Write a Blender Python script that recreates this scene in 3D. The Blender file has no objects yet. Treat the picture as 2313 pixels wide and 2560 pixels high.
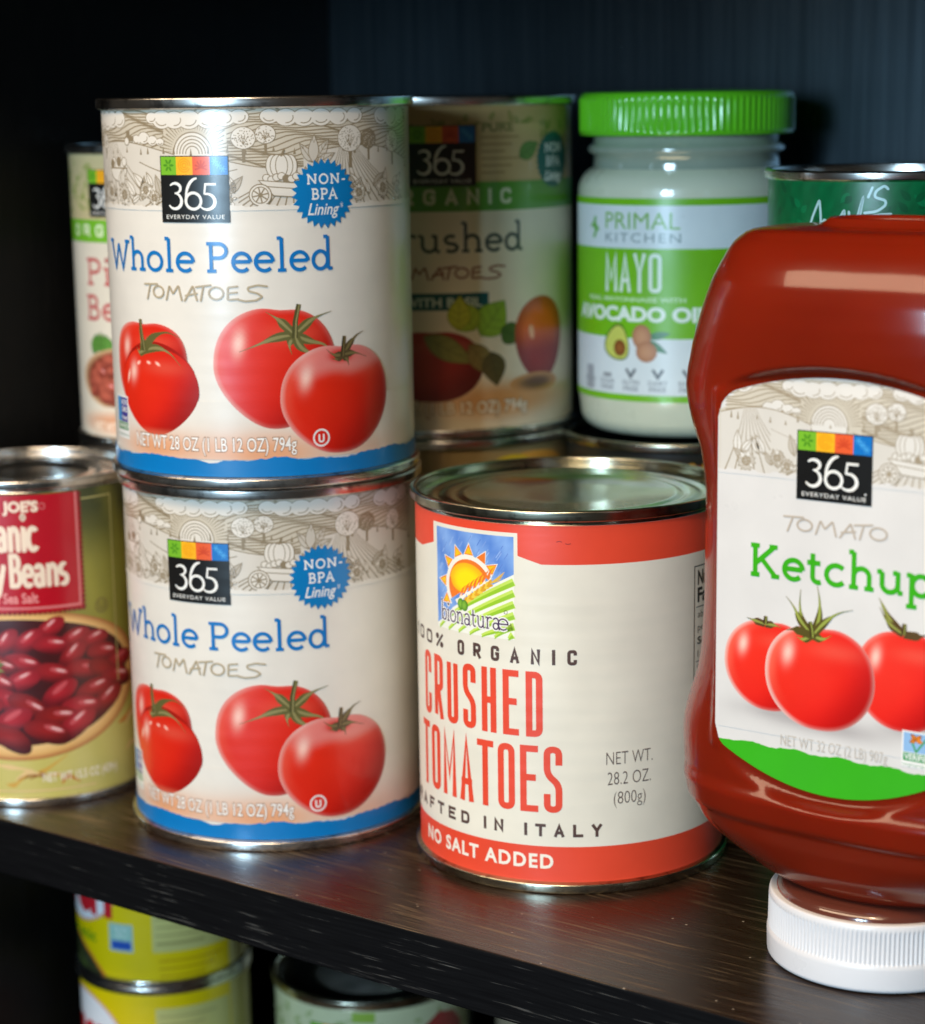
import bpy, math, random
from mathutils import Vector, Matrix
from mathutils.geometry import tessellate_polygon

SC = bpy.context.scene
COL = SC.collection
PI = math.pi
MM = 0.001

# ------------------------------------------------------------------ camera
cd = bpy.data.cameras.new("camera")
cam = bpy.data.objects.new("camera", cd)
COL.objects.link(cam)
SC.camera = cam
cd.sensor_fit = 'HORIZONTAL'
cd.sensor_width = 36.0
cd.lens = 36.0 * 5527.5 / 2313.0
cd.shift_y = 153.3 / 2313.0
cd.clip_start = 0.02
cd.clip_end = 50.0
RT = Vector((0.79608788, 0.60501479, -0.01418422))
UP = Vector((-0.11722876, 0.17716074, 0.97717526))
FW = Vector((-0.59371837, 0.77625458, -0.21196065))
cam.matrix_world = Matrix(((RT.x, UP.x, -FW.x, 0.295552), (RT.y, UP.y, -FW.y, -0.470801),
                           (RT.z, UP.z, -FW.z, 0.237262), (0, 0, 0, 1)))
cd.dof.use_dof = True
cd.dof.focus_distance = 0.632
cd.dof.aperture_fstop = 11.6

# ------------------------------------------------------------------ world and lamps
W = bpy.data.worlds.new("World")
SC.world = W
W.use_nodes = True
bg = W.node_tree.nodes["Background"]
bg.inputs[0].default_value = (1.0, 0.86, 0.70, 1)
bg.inputs[1].default_value = 0.030


def area(name, loc, target, sx, sy, power, col):
    ld = bpy.data.lights.new(name, 'AREA')
    ld.shape = 'RECTANGLE'
    ld.size = sx
    ld.size_y = sy
    ld.energy = power
    ld.color = col
    o = bpy.data.objects.new(name, ld)
    COL.objects.link(o)
    o.location = loc
    o.rotation_euler = (Vector(target) - Vector(loc)).to_track_quat('-Z', 'Y').to_euler()
    return o


area("window_light", (0.36, -2.60, 0.46), (-0.10, 0.1, 0.16), 0.32, 0.62, 46.0, (0.52, 0.78, 1.0))
area("window_light_narrow", (0.66, -2.55, 0.46), (-0.10, 0.1, 0.16), 0.09, 0.62, 11.0, (0.52, 0.78, 1.0))
area("room_lamp", (-0.20, -1.12, 1.32), (-0.05, 0.03, 0.08), 2.10, 0.50, 31.0, (1.0, 0.75, 0.50))
for lx, ly in ((0.36, -0.98), (0.44, -1.02), (0.41, -0.90)):
    area("ceiling_lamp", (lx, ly, 1.30), (0.0, 0.05, 0.0), 0.035, 0.035, 1.6, (1.0, 0.72, 0.45))

SC.view_settings.view_transform = 'Standard'
SC.view_settings.look = 'None'
SC.view_settings.exposure = 0.12
SC.view_settings.gamma = 1.0
SC.view_settings.use_curve_mapping = False

# ------------------------------------------------------------------ colour
def s2l(c):
    c /= 255.0
    return c / 12.92 if c <= 0.04045 else ((c + 0.055) / 1.055) ** 2.4


def C(r, g, b):
    return (s2l(r), s2l(g), s2l(b))


def mix(a, b, t):
    t = max(0.0, min(1.0, t))
    return (a[0] + (b[0] - a[0]) * t, a[1] + (b[1] - a[1]) * t, a[2] + (b[2] - a[2]) * t)


def sstep(a, b, x):
    t = max(0.0, min(1.0, (x - a) / (b - a)))
    return t * t * (3 - 2 * t)


PAPER = C(226, 219, 208)
CREAM = C(228, 220, 200)
WHITE = C(236, 234, 230)

# ------------------------------------------------------------------ materials
def newmat(name):
    m = bpy.data.materials.new(name)
    m.use_nodes = True
    nt = m.node_tree
    b = nt.nodes["Principled BSDF"]
    return m, nt, b


def N(nt, typ, **kw):
    n = nt.nodes.new(typ)
    for k, v in kw.items():
        if k.startswith('i_'):
            key = k[2:]
            key = int(key) if key.isdigit() else key.replace('_', ' ')
            n.inputs[key].default_value = v
        else:
            setattr(n, k, v)
    return n


def L(nt, a, ao, b, bi):
    nt.links.new(a.outputs[ao], b.inputs[bi])


def ramp(nt, pts):
    r = nt.nodes.new('ShaderNodeValToRGB')
    el = r.color_ramp.elements
    while len(el) < len(pts):
        el.new(0.5)
    for e, (p, c) in zip(el, pts):
        e.position = p
        e.color = (c[0], c[1], c[2], 1) if not isinstance(c, (int, float)) else (c, c, c, 1)
    return r


def mat_print(name, rough=0.36, ribs=0.0, wrinkle=0.25, spec=0.5, coat=0.0):
    m, nt, b = newmat(name)
    at = N(nt, 'ShaderNodeAttribute', attribute_name='Print')
    tc = N(nt, 'ShaderNodeTexCoord')
    # faint paper tone and handling wear
    nz = N(nt, 'ShaderNodeTexNoise', i_Scale=60.0, i_Detail=6.0)
    L(nt, tc, 'Object', nz, 'Vector')
    mr = N(nt, 'ShaderNodeMapRange', i_1=0.3, i_2=0.7, i_3=0.94, i_4=1.03)
    L(nt, nz, 'Fac', mr, 0)
    mx = N(nt, 'ShaderNodeMix', data_type='RGBA', blend_type='MULTIPLY')
    mx.inputs[0].default_value = 1.0
    L(nt, at, 'Color', mx, 6)
    L(nt, mr, 0, mx, 7)
    L(nt, mx, 2, b, 'Base Color')
    # roughness variation
    nr = N(nt, 'ShaderNodeTexNoise', i_Scale=35.0, i_Detail=4.0)
    L(nt, tc, 'Object', nr, 'Vector')
    rr = N(nt, 'ShaderNodeMapRange', i_1=0.3, i_2=0.7, i_3=rough - 0.05, i_4=rough + 0.08)
    L(nt, nr, 'Fac', rr, 0)
    L(nt, rr, 0, b, 'Roughness')
    b.inputs['Specular IOR Level'].default_value = spec
    b.inputs['Coat Weight'].default_value = coat
    b.inputs['Coat Roughness'].default_value = 0.17
    # bump: ribs of the tin showing through and small wrinkles lying round the can
    mp = N(nt, 'ShaderNodeMapping')
    mp.inputs['Scale'].default_value = (14, 14, 120)
    L(nt, tc, 'Object', mp, 'Vector')
    n2 = N(nt, 'ShaderNodeTexNoise', i_Scale=1.0, i_Detail=3.0, i_Distortion=0.6)
    L(nt, mp, 'Vector', n2, 'Vector')
    sep = N(nt, 'ShaderNodeSeparateXYZ')
    L(nt, tc, 'Object', sep, 0)
    wv = N(nt, 'ShaderNodeMath', operation='MULTIPLY')
    L(nt, sep, 'Z', wv, 0)
    wv.inputs[1].default_value = 2 * PI / 0.0052
    sn = N(nt, 'ShaderNodeMath', operation='SINE')
    L(nt, wv, 0, sn, 0)
    # ribs only in the middle of the can
    a1 = N(nt, 'ShaderNodeMath', operation='ABSOLUTE')
    sb = N(nt, 'ShaderNodeMath', operation='SUBTRACT')
    L(nt, sep, 'Z', sb, 0)
    sb.inputs[1].default_value = 0.057
    L(nt, sb, 0, a1, 0)
    mk = N(nt, 'ShaderNodeMapRange', i_1=0.044, i_2=0.026, i_3=0.0, i_4=1.0)
    L(nt, a1, 0, mk, 0)
    r1 = N(nt, 'ShaderNodeMath', operation='MULTIPLY')
    L(nt, sn, 0, r1, 0)
    L(nt, mk, 0, r1, 1)
    r2 = N(nt, 'ShaderNodeMath', operation='MULTIPLY')
    L(nt, r1, 0, r2, 0)
    r2.inputs[1].default_value = ribs
    ad = N(nt, 'ShaderNodeMath', operation='MULTIPLY_ADD')
    L(nt, n2, 'Fac', ad, 0)
    ad.inputs[1].default_value = wrinkle
    L(nt, r2, 0, ad, 2)
    bp = N(nt, 'ShaderNodeBump', i_Strength=1.0, i_Distance=0.0006)
    L(nt, ad, 0, bp, 'Height')
    L(nt, bp, 'Normal', b, 'Normal')
    return m


def mat_simple(name, col, rough=0.4, metal=0.0, noise=0.0, nscale=80.0, bump=0.0, coat=0.0, spec=0.5, aniso=0.0):
    m, nt, b = newmat(name)
    b.inputs['Metallic'].default_value = metal
    b.inputs['Roughness'].default_value = rough
    b.inputs['Coat Weight'].default_value = coat
    b.inputs['Coat Roughness'].default_value = 0.06
    b.inputs['Specular IOR Level'].default_value = spec
    tc = N(nt, 'ShaderNodeTexCoord')
    nz = N(nt, 'ShaderNodeTexNoise', i_Scale=nscale, i_Detail=5.0)
    L(nt, tc, 'Object', nz, 'Vector')
    r = ramp(nt, [(0.3, tuple(c * (1 - noise) for c in col)), (0.7, tuple(min(1, c * (1 + noise)) for c in col))])
    L(nt, nz, 'Fac', r, 'Fac')
    L(nt, r, 'Color', b, 'Base Color')
    rr = N(nt, 'ShaderNodeMapRange', i_1=0.3, i_2=0.7, i_3=max(0.02, rough * 0.8), i_4=rough * 1.25)
    L(nt, nz, 'Fac', rr, 0)
    L(nt, rr, 0, b, 'Roughness')
    if bump:
        bp = N(nt, 'ShaderNodeBump', i_Strength=bump, i_Distance=0.0005)
        L(nt, nz, 'Fac', bp, 'Height')
        L(nt, bp, 'Normal', b, 'Normal')
    return m


def mat_tin(name, tint=(0.74, 0.72, 0.68), rough=0.22, mott=0.45):
    m, nt, b = newmat(name)
    b.inputs['Metallic'].default_value = 1.0
    tc = N(nt, 'ShaderNodeTexCoord')
    mp = N(nt, 'ShaderNodeMapping')
    mp.inputs['Scale'].default_value = (25, 25, 420)
    L(nt, tc, 'Object', mp, 'Vector')
    nz = N(nt, 'ShaderNodeTexNoise', i_Scale=1.0, i_Detail=5.0)
    L(nt, mp, 'Vector', nz, 'Vector')
    n2 = N(nt, 'ShaderNodeTexNoise', i_Scale=180.0, i_Detail=6.0, i_Roughness=0.7)
    L(nt, tc, 'Object', n2, 'Vector')
    r = ramp(nt, [(0.36, tuple(c * mott for c in tint)), (0.47, tint), (1.0, tint)])
    L(nt, n2, 'Fac', r, 'Fac')
    L(nt, r, 'Color', b, 'Base Color')
    rr = N(nt, 'ShaderNodeMapRange', i_1=0.3, i_2=0.7, i_3=rough * 0.7, i_4=rough * 1.4)
    L(nt, nz, 'Fac', rr, 0)
    L(nt, rr, 0, b, 'Roughness')
    bp = N(nt, 'ShaderNodeBump', i_Strength=0.25, i_Distance=0.0003)
    L(nt, nz, 'Fac', bp, 'Height')
    L(nt, bp, 'Normal', b, 'Normal')
    return m


def mat_wood(name, base, streak, rough, grain_axis='X', streak_amt=0.62, dust=False, rr=(0.8, 1.3), spec=0.5, bump=0.15, lo=45.0, hi=800.0, coat=0.0):
    """black stained wood veneer: long open pores along the grain"""
    m, nt, b = newmat(name)
    tc = N(nt, 'ShaderNodeTexCoord')
    mp = N(nt, 'ShaderNodeMapping')
    
    mp.inputs['Scale'].default_value = {'X': (lo, hi, hi), 'Z': (hi, hi, lo)}[grain_axis]
    L(nt, tc, 'Object', mp, 'Vector')
    nw = N(nt, 'ShaderNodeTexNoise', i_Scale=9.0, i_Detail=2.0)
    L(nt, tc, 'Object', nw, 'Vector')
    wa = N(nt, 'ShaderNodeVectorMath', operation='MULTIPLY_ADD')
    L(nt, nw, 'Color', wa, 0)
    wa.inputs[1].default_value = {'X': (0, 5, 5), 'Z': (5, 5, 0)}[grain_axis]
    L(nt, mp, 'Vector', wa, 2)
    nz = N(nt, 'ShaderNodeTexNoise', i_Scale=1.0, i_Detail=4.0, i_Roughness=0.6)
    L(nt, wa, 0, nz, 'Vector')
    n3 = N(nt, 'ShaderNodeTexNoise', i_Scale=26.0, i_Detail=3.0)
    L(nt, tc, 'Object', n3, 'Vector')
    sm = N(nt, 'ShaderNodeMath', operation='MULTIPLY_ADD')
    L(nt, n3, 'Fac', sm, 0)
    sm.inputs[1].default_value = 0.32
    L(nt, nz, 'Fac', sm, 2)
    r = ramp(nt, [(streak_amt, base), (streak_amt + 0.14, streak), (1.0, streak)])
    sb = N(nt, 'ShaderNodeMath', operation='SUBTRACT')
    L(nt, sm, 0, sb, 0)
    sb.inputs[1].default_value = 0.0
    L(nt, sb, 0, r, 'Fac')
    last = r
    if dust:
        vo = N(nt, 'ShaderNodeTexVoronoi', i_Scale=150.0)
        L(nt, tc, 'Object', vo, 'Vector')
        lt = N(nt, 'ShaderNodeMath', operation='LESS_THAN')
        L(nt, vo, 'Distance', lt, 0)
        lt.inputs[1].default_value = 0.055
        mx = N(nt, 'ShaderNodeMix', data_type='RGBA')
        L(nt, lt, 0, mx, 0)
        L(nt, r, 'Color', mx, 6)
        mx.inputs[7].default_value = (0.30, 0.26, 0.21, 1)
        nt.links.new(mx.outputs[2], b.inputs['Base Color'])
    else:
        L(nt, last, 'Color', b, 'Base Color')
    ro = N(nt, 'ShaderNodeMapRange', i_1=0.35, i_2=0.7, i_3=rough * rr[0], i_4=rough * rr[1])
    L(nt, nz, 'Fac', ro, 0)
    L(nt, ro, 0, b, 'Roughness')
    b.inputs['Specular IOR Level'].default_value = spec
    b.inputs['Coat Weight'].default_value = coat
    b.inputs['Coat Roughness'].default_value = rough
    b.inputs['Coat IOR'].default_value = 1.7
    bp = N(nt, 'ShaderNodeBump', i_Strength=bump, i_Distance=0.0004)
    L(nt, nz, 'Fac', bp, 'Height')
    L(nt, bp, 'Normal', b, 'Normal')
    return m


M_TIN = mat_tin("tinplate")
M_TIN_DARK = mat_tin("tinplate_bronze", (0.46, 0.44, 0.34), 0.20)
M_LID = mat_tin("tinplate_lid", (0.60, 0.61, 0.50), 0.20, 0.88)
M_LACQ = mat_simple("black_lacquer", (0.003, 0.003, 0.003), 0.45, spec=0.15)
M_LABEL = mat_print("printed_paper", rough=0.36, ribs=0.014, wrinkle=0.11, coat=0.5)
M_LABEL_RIB = mat_print("printed_paper_ribbed", rough=0.40, ribs=0.020, wrinkle=0.20)
M_STICKER = mat_print("printed_film", rough=0.30, ribs=0.0, wrinkle=0.04)
M_KETCHUP = None
M_WHITECAP = mat_simple("white_plastic", (0.70, 0.70, 0.72), 0.32, noise=0.02)
M_GREENCAP = mat_simple("green_plastic", C(100, 192, 34), 0.17, noise=0.03)
M_MAYO = mat_simple("mayonnaise_in_glass", C(216, 214, 186), 0.30, noise=0.02, coat=1.0)
M_GLASS = mat_simple("empty_glass_neck", C(150, 158, 140), 0.10, noise=0.05, coat=1.0)
M_SHELF = mat_wood("black_brown_wood", (0.018, 0.0092, 0.0048), (0.13, 0.090, 0.050), 0.30, 'X', 0.725, dust=True, lo=24.0, hi=950.0)
M_EDGE = mat_wood("black_edge_band", (0.0030, 0.0030, 0.0036), (0.10, 0.097, 0.09), 0.50, 'X', 0.79, spec=0.14, lo=38.0, hi=1150.0)
M_BACK = None
M_SIDE = mat_wood("black_side_panel", (0.0035, 0.003, 0.0025), (0.007, 0.006, 0.005), 0.5, 'Z', 0.7, spec=0.15)


def mk_back():
    """satin black veneer, grain upright: a dark stain under a lacquer with a broad soft gloss"""
    m = bpy.data.materials.new("black_back_panel")
    m.use_nodes = True
    nt = m.node_tree
    nt.nodes.remove(nt.nodes["Principled BSDF"])
    out = nt.nodes["Material Output"]
    tc = N(nt, 'ShaderNodeTexCoord')
    mp = N(nt, 'ShaderNodeMapping')
    mp.inputs['Scale'].default_value = (420, 420, 9)
    L(nt, tc, 'Object', mp, 'Vector')
    nz = N(nt, 'ShaderNodeTexNoise', i_Scale=1.0, i_Detail=4.0, i_Roughness=0.6)
    L(nt, mp, 'Vector', nz, 'Vector')
    r = ramp(nt, [(0.4, (0.0012, 0.0015, 0.0018)), (0.7, (0.0024, 0.0030, 0.0036))])
    L(nt, nz, 'Fac', r, 'Fac')
    di = N(nt, 'ShaderNodeBsdfDiffuse')
    L(nt, r, 'Color', di, 'Color')
    gl = N(nt, 'ShaderNodeBsdfGlossy', distribution='BECKMANN')
    g = ramp(nt, [(0.34, (0.060, 0.082, 0.098)), (0.62, (0.092, 0.122, 0.144))])
    L(nt, nz, 'Fac', g, 'Fac')
    L(nt, g, 'Color', gl, 'Color')
    gl.inputs['Roughness'].default_value = 0.435
    ad = N(nt, 'ShaderNodeAddShader')
    L(nt, di, 0, ad, 0)
    L(nt, gl, 0, ad, 1)
    L(nt, ad, 0, out, 'Surface')
    return m


M_BACK = mk_back()


def mk_ketchup():
    m, nt, b = newmat("ketchup_in_clear_plastic")
    tc = N(nt, 'ShaderNodeTexCoord')
    nz = N(nt, 'ShaderNodeTexNoise', i_Scale=14.0, i_Detail=3.0)
    L(nt, tc, 'Object', nz, 'Vector')
    r = ramp(nt, [(0.3, (0.160, 0.0095, 0.0026)), (0.7, (0.220, 0.0140, 0.0034))])
    L(nt, nz, 'Fac', r, 'Fac')
    L(nt, r, 'Color', b, 'Base Color')
    b.inputs['Roughness'].default_value = 0.24
    b.inputs['Specular IOR Level'].default_value = 0.2
    b.inputs['Coat Weight'].default_value = 0.5
    b.inputs['Coat IOR'].default_value = 1.42
    b.inputs['Coat Roughness'].default_value = 0.06
    b.inputs['Subsurface Weight'].default_value = 0.6
    b.inputs['Subsurface Radius'].default_value = (1.0, 0.15, 0.03)
    b.inputs['Subsurface Scale'].default_value = 0.010
    n2 = N(nt, 'ShaderNodeTexNoise', i_Scale=45.0, i_Detail=2.0)
    L(nt, tc, 'Object', n2, 'Vector')
    bp = N(nt, 'ShaderNodeBump', i_Strength=0.22, i_Distance=0.0014)
    L(nt, n2, 'Fac', bp, 'Height')
    L(nt, bp, 'Normal', b, 'Normal')
    L(nt, bp, 'Normal', b, 'Coat Normal')
    return m


M_KETCHUP = mk_ketchup()

# ------------------------------------------------------------------ object helpers
def link(name, me, mats, parent=None):
    o = bpy.data.objects.new(name, me)
    COL.objects.link(o)
    for m in (mats if isinstance(mats, (list, tuple)) else [mats]):
        me.materials.append(m)
    if parent is not None:
        o.parent = parent
    return o


def thing(name, label, cat, loc, rz=0.0, group=None):
    o = bpy.data.objects.new(name, None)
    COL.objects.link(o)
    o.empty_display_size = 0.02
    o.location = loc
    o.rotation_euler = (0, 0, rz)
    o['label'] = label
    o['category'] = cat
    if group:
        o['group'] = group
    return o


def dup(root, loc, rz, label):
    r = root.copy()
    COL.objects.link(r)
    r.location = loc
    r.rotation_euler = (0, 0, rz)
    r['label'] = label
    for ch in list(root.children):
        c = ch.copy()
        COL.objects.link(c)
        c.parent = r
        for g in list(ch.children):
            d = g.copy()
            COL.objects.link(d)
            d.parent = c
    return r


def lathe(name, prof, mat, parent, seg=128, mod=None, close_top=False, close_bot=False):
    """prof: list of (r,z) in mm; mod(phi,r,z)->r"""
    vs, fs = [], []
    for (r, z) in prof:
        for k in range(seg):
            ph = 2 * PI * k / seg
            rr = mod(ph, r, z) if mod else r
            vs.append((rr * math.cos(ph) * MM, rr * math.sin(ph) * MM, z * MM))
    n = len(prof)
    for i in range(n - 1):
        for k in range(seg):
            a = i * seg + k
            b = i * seg + (k + 1) % seg
            fs.append((a, b, b + seg, a + seg))
    if close_top:
        fs.append(tuple((n - 1) * seg + k for k in range(seg)))
    if close_bot:
        fs.append(tuple(seg - 1 - k for k in range(seg)))
    me = bpy.data.meshes.new(name)
    me.from_pydata(vs, [], fs)
    me.polygons.foreach_set('use_smooth', [True] * len(me.polygons))
    me.update()
    return link(name, me, mat, parent)


def arcp(cx, cz, r, a0, a1, n=6):
    return [(cx + r * math.cos(math.radians(a0 + (a1 - a0) * i / n)), cz + r * math.sin(math.radians(a0 + (a1 - a0) * i / n))) for i in range(n + 1)]


def box(name, x0, x1, y0, y1, z0, z1, mats, bevel=0.0006, face_mat=None):
    vs = [(x, y, z) for z in (z0, z1) for y in (y0, y1) for x in (x0, x1)]
    fs = [(0, 2, 3, 1), (4, 5, 7, 6), (0, 1, 5, 4), (2, 6, 7, 3), (0, 4, 6, 2), (1, 3, 7, 5)]
    me = bpy.data.meshes.new(name)
    me.from_pydata(vs, [], fs)
    me.update()
    o = link(name, me, mats)
    if face_mat:
        for i, p in enumerate(me.polygons):
            p.material_index = face_mat.get(i, 0)
    if bevel:
        md = o.modifiers.new("bevel", 'BEVEL')
        md.width = bevel
        md.segments = 2
    o['kind'] = 'structure'
    return o


# ------------------------------------------------------------------ the shelf the tins stand in
X0, X1, YB = -0.335, 0.62, 0.266
TH = 0.0195
box("shelf", X0 + 0.0005, X1, 0.0, YB - 0.0005, -TH, 0.0, [M_SHELF, M_EDGE], 0.0005, {2: 1})
box("lower_shelf", X0 + 0.0005, X1, 0.0, YB - 0.0005, -0.1595 - TH, -0.1595, [M_SHELF, M_EDGE], 0.0005, {2: 1})
box("unseen_upper_shelf", X0 + 0.0005, X1, 0.0, YB - 0.0005, 0.293, 0.293 + TH, [M_SHELF, M_EDGE], 0.0005, {2: 1})  # board above the view, put in to shade the upper back panel
box("back_panel", X0 - TH, X1, YB, YB + 0.006, -0.19, 0.34, [M_BACK], 0)
box("side_panel", X0 - TH, X0, 0.0, YB - 0.0003, -0.19, 0.34, [M_SIDE], 0.0005)

# ------------------------------------------------------------------ print engine: flat artwork in mm, wrapped on a surface
_TXT = {}


def text_mesh(s, weight, shear, space):
    key = (s, weight, shear, space)
    if key in _TXT:
        return _TXT[key]
    cu = bpy.data.curves.new("t", 'FONT')
    cu.body = s
    cu.size = 1.0
    cu.offset = weight
    cu.shear = shear
    cu.space_character = space
    cu.resolution_u = 3
    ob = bpy.data.objects.new("t", cu)
    COL.objects.link(ob)
    dg = bpy.context.evaluated_depsgraph_get()
    dg.update()
    me = bpy.data.meshes.new_from_object(ob.evaluated_get(dg))
    me.calc_loop_triangles()
    v = [(p.co.x, p.co.y) for p in me.vertices]
    t = [tuple(x.vertices) for x in me.loop_triangles]
    bpy.data.objects.remove(ob)
    bpy.data.curves.remove(cu)
    bpy.data.meshes.remove(me)
    _TXT[key] = (v, t)
    return v, t


CAPH = None


class Art:
    LV = 0.0020    # mm between printed layers

    def __init__(self):
        self.T = []
        self.h = 0.0
        self.k = 0

    def up(self, n=1):
        self.h += self.LV * n

    def sub(self):
        self.k = (self.k + 1) % 11
        return self.h + self.k * 0.00018

    def tri(self, a, b, c, h):
        self.T.append((a, b, c, h))

    def poly(self, pts, col, holes=(), fn=None):
        loops = [[Vector((x, y, 0)) for x, y in pts]] + [[Vector((x, y, 0)) for x, y in hh] for hh in holes]
        flat = [p for l in loops for p in l]
        h = self.sub()
        V = [(p.x, p.y, fn(p.x, p.y) if fn else col) for p in flat]
        for t in tessellate_polygon(loops):
            self.tri(V[t[0]], V[t[1]], V[t[2]], h)

    def rect(self, x0, y0, x1, y1, col, fn=None, nx=1, ny=1):
        h = self.sub()
        f = fn or (lambda x, y: col)
        for i in range(nx):
            for j in range(ny):
                a, b = x0 + (x1 - x0) * i / nx, x0 + (x1 - x0) * (i + 1) / nx
                c, d = y0 + (y1 - y0) * j / ny, y0 + (y1 - y0) * (j + 1) / ny
                A, B, Cc, D = [(x, y, f(x, y)) for x, y in ((a, c), (b, c), (b, d), (a, d))]
                self.tri(A, B, Cc, h)
                self.tri(A, Cc, D, h)

    def ell(self, cx, cy, rx, ry, col, n=24, rot=0.0):
        c, s = math.cos(rot), math.sin(rot)
        P = []
        for i in range(n):
            a = 2 * PI * i / n
            x, y = rx * math.cos(a), ry * math.sin(a)
            P.append((cx + x * c - y * s, cy + x * s + y * c))
        h = self.sub()
        o = (cx, cy, col)
        for i in range(n):
            self.tri(o, P[i] + (col,), P[(i + 1) % n] + (col,), h)

    def radial(self, cx, cy, bf, fn, nr=8, na=40):
        """bf(phi)->(dx,dy) boundary offset; fn(s,phi,x,y)->colour"""
        h = self.sub()
        B = [bf(2 * PI * i / na) for i in range(na)]

        def P(j, i):
            s = j / nr
            ph = 2 * PI * (i % na) / na
            dx, dy = B[i % na]
            return (cx + dx * s, cy + dy * s, fn(s, ph, dx * s, dy * s))
        G = [[P(j, i) for i in range(na)] for j in range(nr + 1)]
        for i in range(na):
            i2 = (i + 1) % na
            self.tri(G[0][0], G[1][i], G[1][i2], h)
            for j in range(1, nr):
                self.tri(G[j][i], G[j + 1][i], G[j + 1][i2], h)
                self.tri(G[j][i], G[j + 1][i2], G[j][i2], h)

    def stroke(self, pts, w, col, closed=False, wf=None, cap=True):
        pts = [p for i, p in enumerate(pts) if i == 0 or math.hypot(p[0] - pts[i - 1][0], p[1] - pts[i - 1][1]) > 2e-3]
        if closed and len(pts) > 2 and math.hypot(pts[0][0] - pts[-1][0], pts[0][1] - pts[-1][1]) < 2e-3:
            pts = pts[:-1]
        n = len(pts)
        if n < 2:
            return
        h = self.sub()
        Lp, Rp = [], []
        for i in range(n):
            p = pts[i]
            a = pts[(i - 1) % n] if (closed or i > 0) else None
            b = pts[(i + 1) % n] if (closed or i < n - 1) else None

            def unit(u, v):
                dx, dy = v[0] - u[0], v[1] - u[1]
                l = math.hypot(dx, dy) or 1e-9
                return dx / l, dy / l
            d1 = unit(a, p) if a else unit(p, b)
            d2 = unit(p, b) if b else d1
            nx, ny = -(d1[1] + d2[1]), d1[0] + d2[0]
            l = math.hypot(nx, ny)
            if l < 1e-6:
                nx, ny, l = -d1[1], d1[0], 1.0
            nx, ny = nx / l, ny / l
            cs = max(0.5, nx * -d1[1] + ny * d1[0])
            hw = (wf(i / max(1, n - 1)) if wf else w) * 0.5 / cs
            Lp.append((p[0] + nx * hw, p[1] + ny * hw, col))
            Rp.append((p[0] - nx * hw, p[1] - ny * hw, col))
        m = n if closed else n - 1
        for i in range(m):
            j = (i + 1) % n
            self.tri(Rp[i], Rp[j], Lp[j], h)
            self.tri(Rp[i], Lp[j], Lp[i], h)
        if cap and not closed and not wf:
            for e, q in ((0, 1), (n - 1, n - 2)):
                p, o = pts[e], pts[q]
                an = math.atan2(p[1] - o[1], p[0] - o[0])
                F = [(p[0] + w / 2 * math.cos(an + PI * t / 4), p[1] + w / 2 * math.sin(an + PI * t / 4), col) for t in (-2, -1, 0, 1, 2)]
                for t in range(4):
                    self.tri((p[0], p[1], col), F[t], F[t + 1], h)

    def text(self, s, x0, x1, yb, ch, col, weight=0.0, shear=0.0, space=1.0, curve=None):
        """builtin sans face, fitted to [x0,x1] with cap height ch on baseline yb"""
        global CAPH
        if CAPH is None:
            CAPH = max(y for x, y in text_mesh('H', 0, 0, 1)[0])
        v, t = text_mesh(s, weight, shear, space)
        if not v:
            return
        v0 = text_mesh(s, 0.0, shear, space)[0]      # outlines register with their fill
        xa, xb = min(x for x, y in v0), max(x for x, y in v0)
        sx, sy = (x1 - x0) / (xb - xa), ch / CAPH
        h = self.sub()
        V = []
        for x, y in v:
            X = x0 + (x - xa) * sx
            V.append((X, yb + y * sy + (curve(X) if curve else 0), col))
        for a, b, c in t:
            self.tri(V[a], V[b], V[c], h)

    # ---- turn the artwork into a mesh
    def build(self, name, surf, du, mat, parent, base=None):
        verts, faces, cols, nors = [], [], [], []
        lo = 1e-7

        def emit(P, h):
            i0 = len(verts)
            for (u, v, c) in P:
                p, nn = surf(u, v, h)
                verts.append(p)
                nors.append(nn)
                cols.append(c)
            faces.append(tuple(range(i0, i0 + len(P))))

        def clip(P, x, keep_right):
            out = []
            n = len(P)
            for i in range(n):
                a, b = P[i], P[(i + 1) % n]
                ia = (a[0] >= x) if keep_right else (a[0] <= x)
                ib = (b[0] >= x) if keep_right else (b[0] <= x)
                if ia:
                    out.append(a)
                if ia != ib:
                    t = (x - a[0]) / (b[0] - a[0])
                    out.append((x, a[1] + (b[1] - a[1]) * t, tuple(a[2][q] + (b[2][q] - a[2][q]) * t for q in range(3))))
            return out
        for a, b, c, h in self.T:
            ar = (b[0] - a[0]) * (c[1] - a[1]) - (b[1] - a[1]) * (c[0] - a[0])
            if abs(ar) < 1e-9:
                continue
            P = [a, b, c] if ar > 0 else [a, c, b]
            u0, u1 = min(p[0] for p in P), max(p[0] for p in P)
            k0, k1 = math.floor(u0 / du + 1e-9), math.ceil(u1 / du - 1e-9)
            if k1 - k0 <= 1:
                emit(P, h)
                continue
            for k in range(k0, k1):
                Q = clip(P, k * du, True)
                if len(Q) >= 3:
                    Q = clip(Q, (k + 1) * du, False)
                if len(Q) >= 3:
                    emit(Q, h)
        me = bpy.data.meshes.new(name)
        me.from_pydata(verts, [], faces)
        ca = me.color_attributes.new('Print', 'FLOAT_COLOR', 'POINT')
        ca.data.foreach_set('color', [x for c in cols for x in (c[0], c[1], c[2], 1.0)])
        me.polygons.foreach_set('use_smooth', [True] * len(me.polygons))
        me.update()
        me.normals_split_custom_set_from_vertices(nors)
        return link(name, me, mat, parent)


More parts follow.
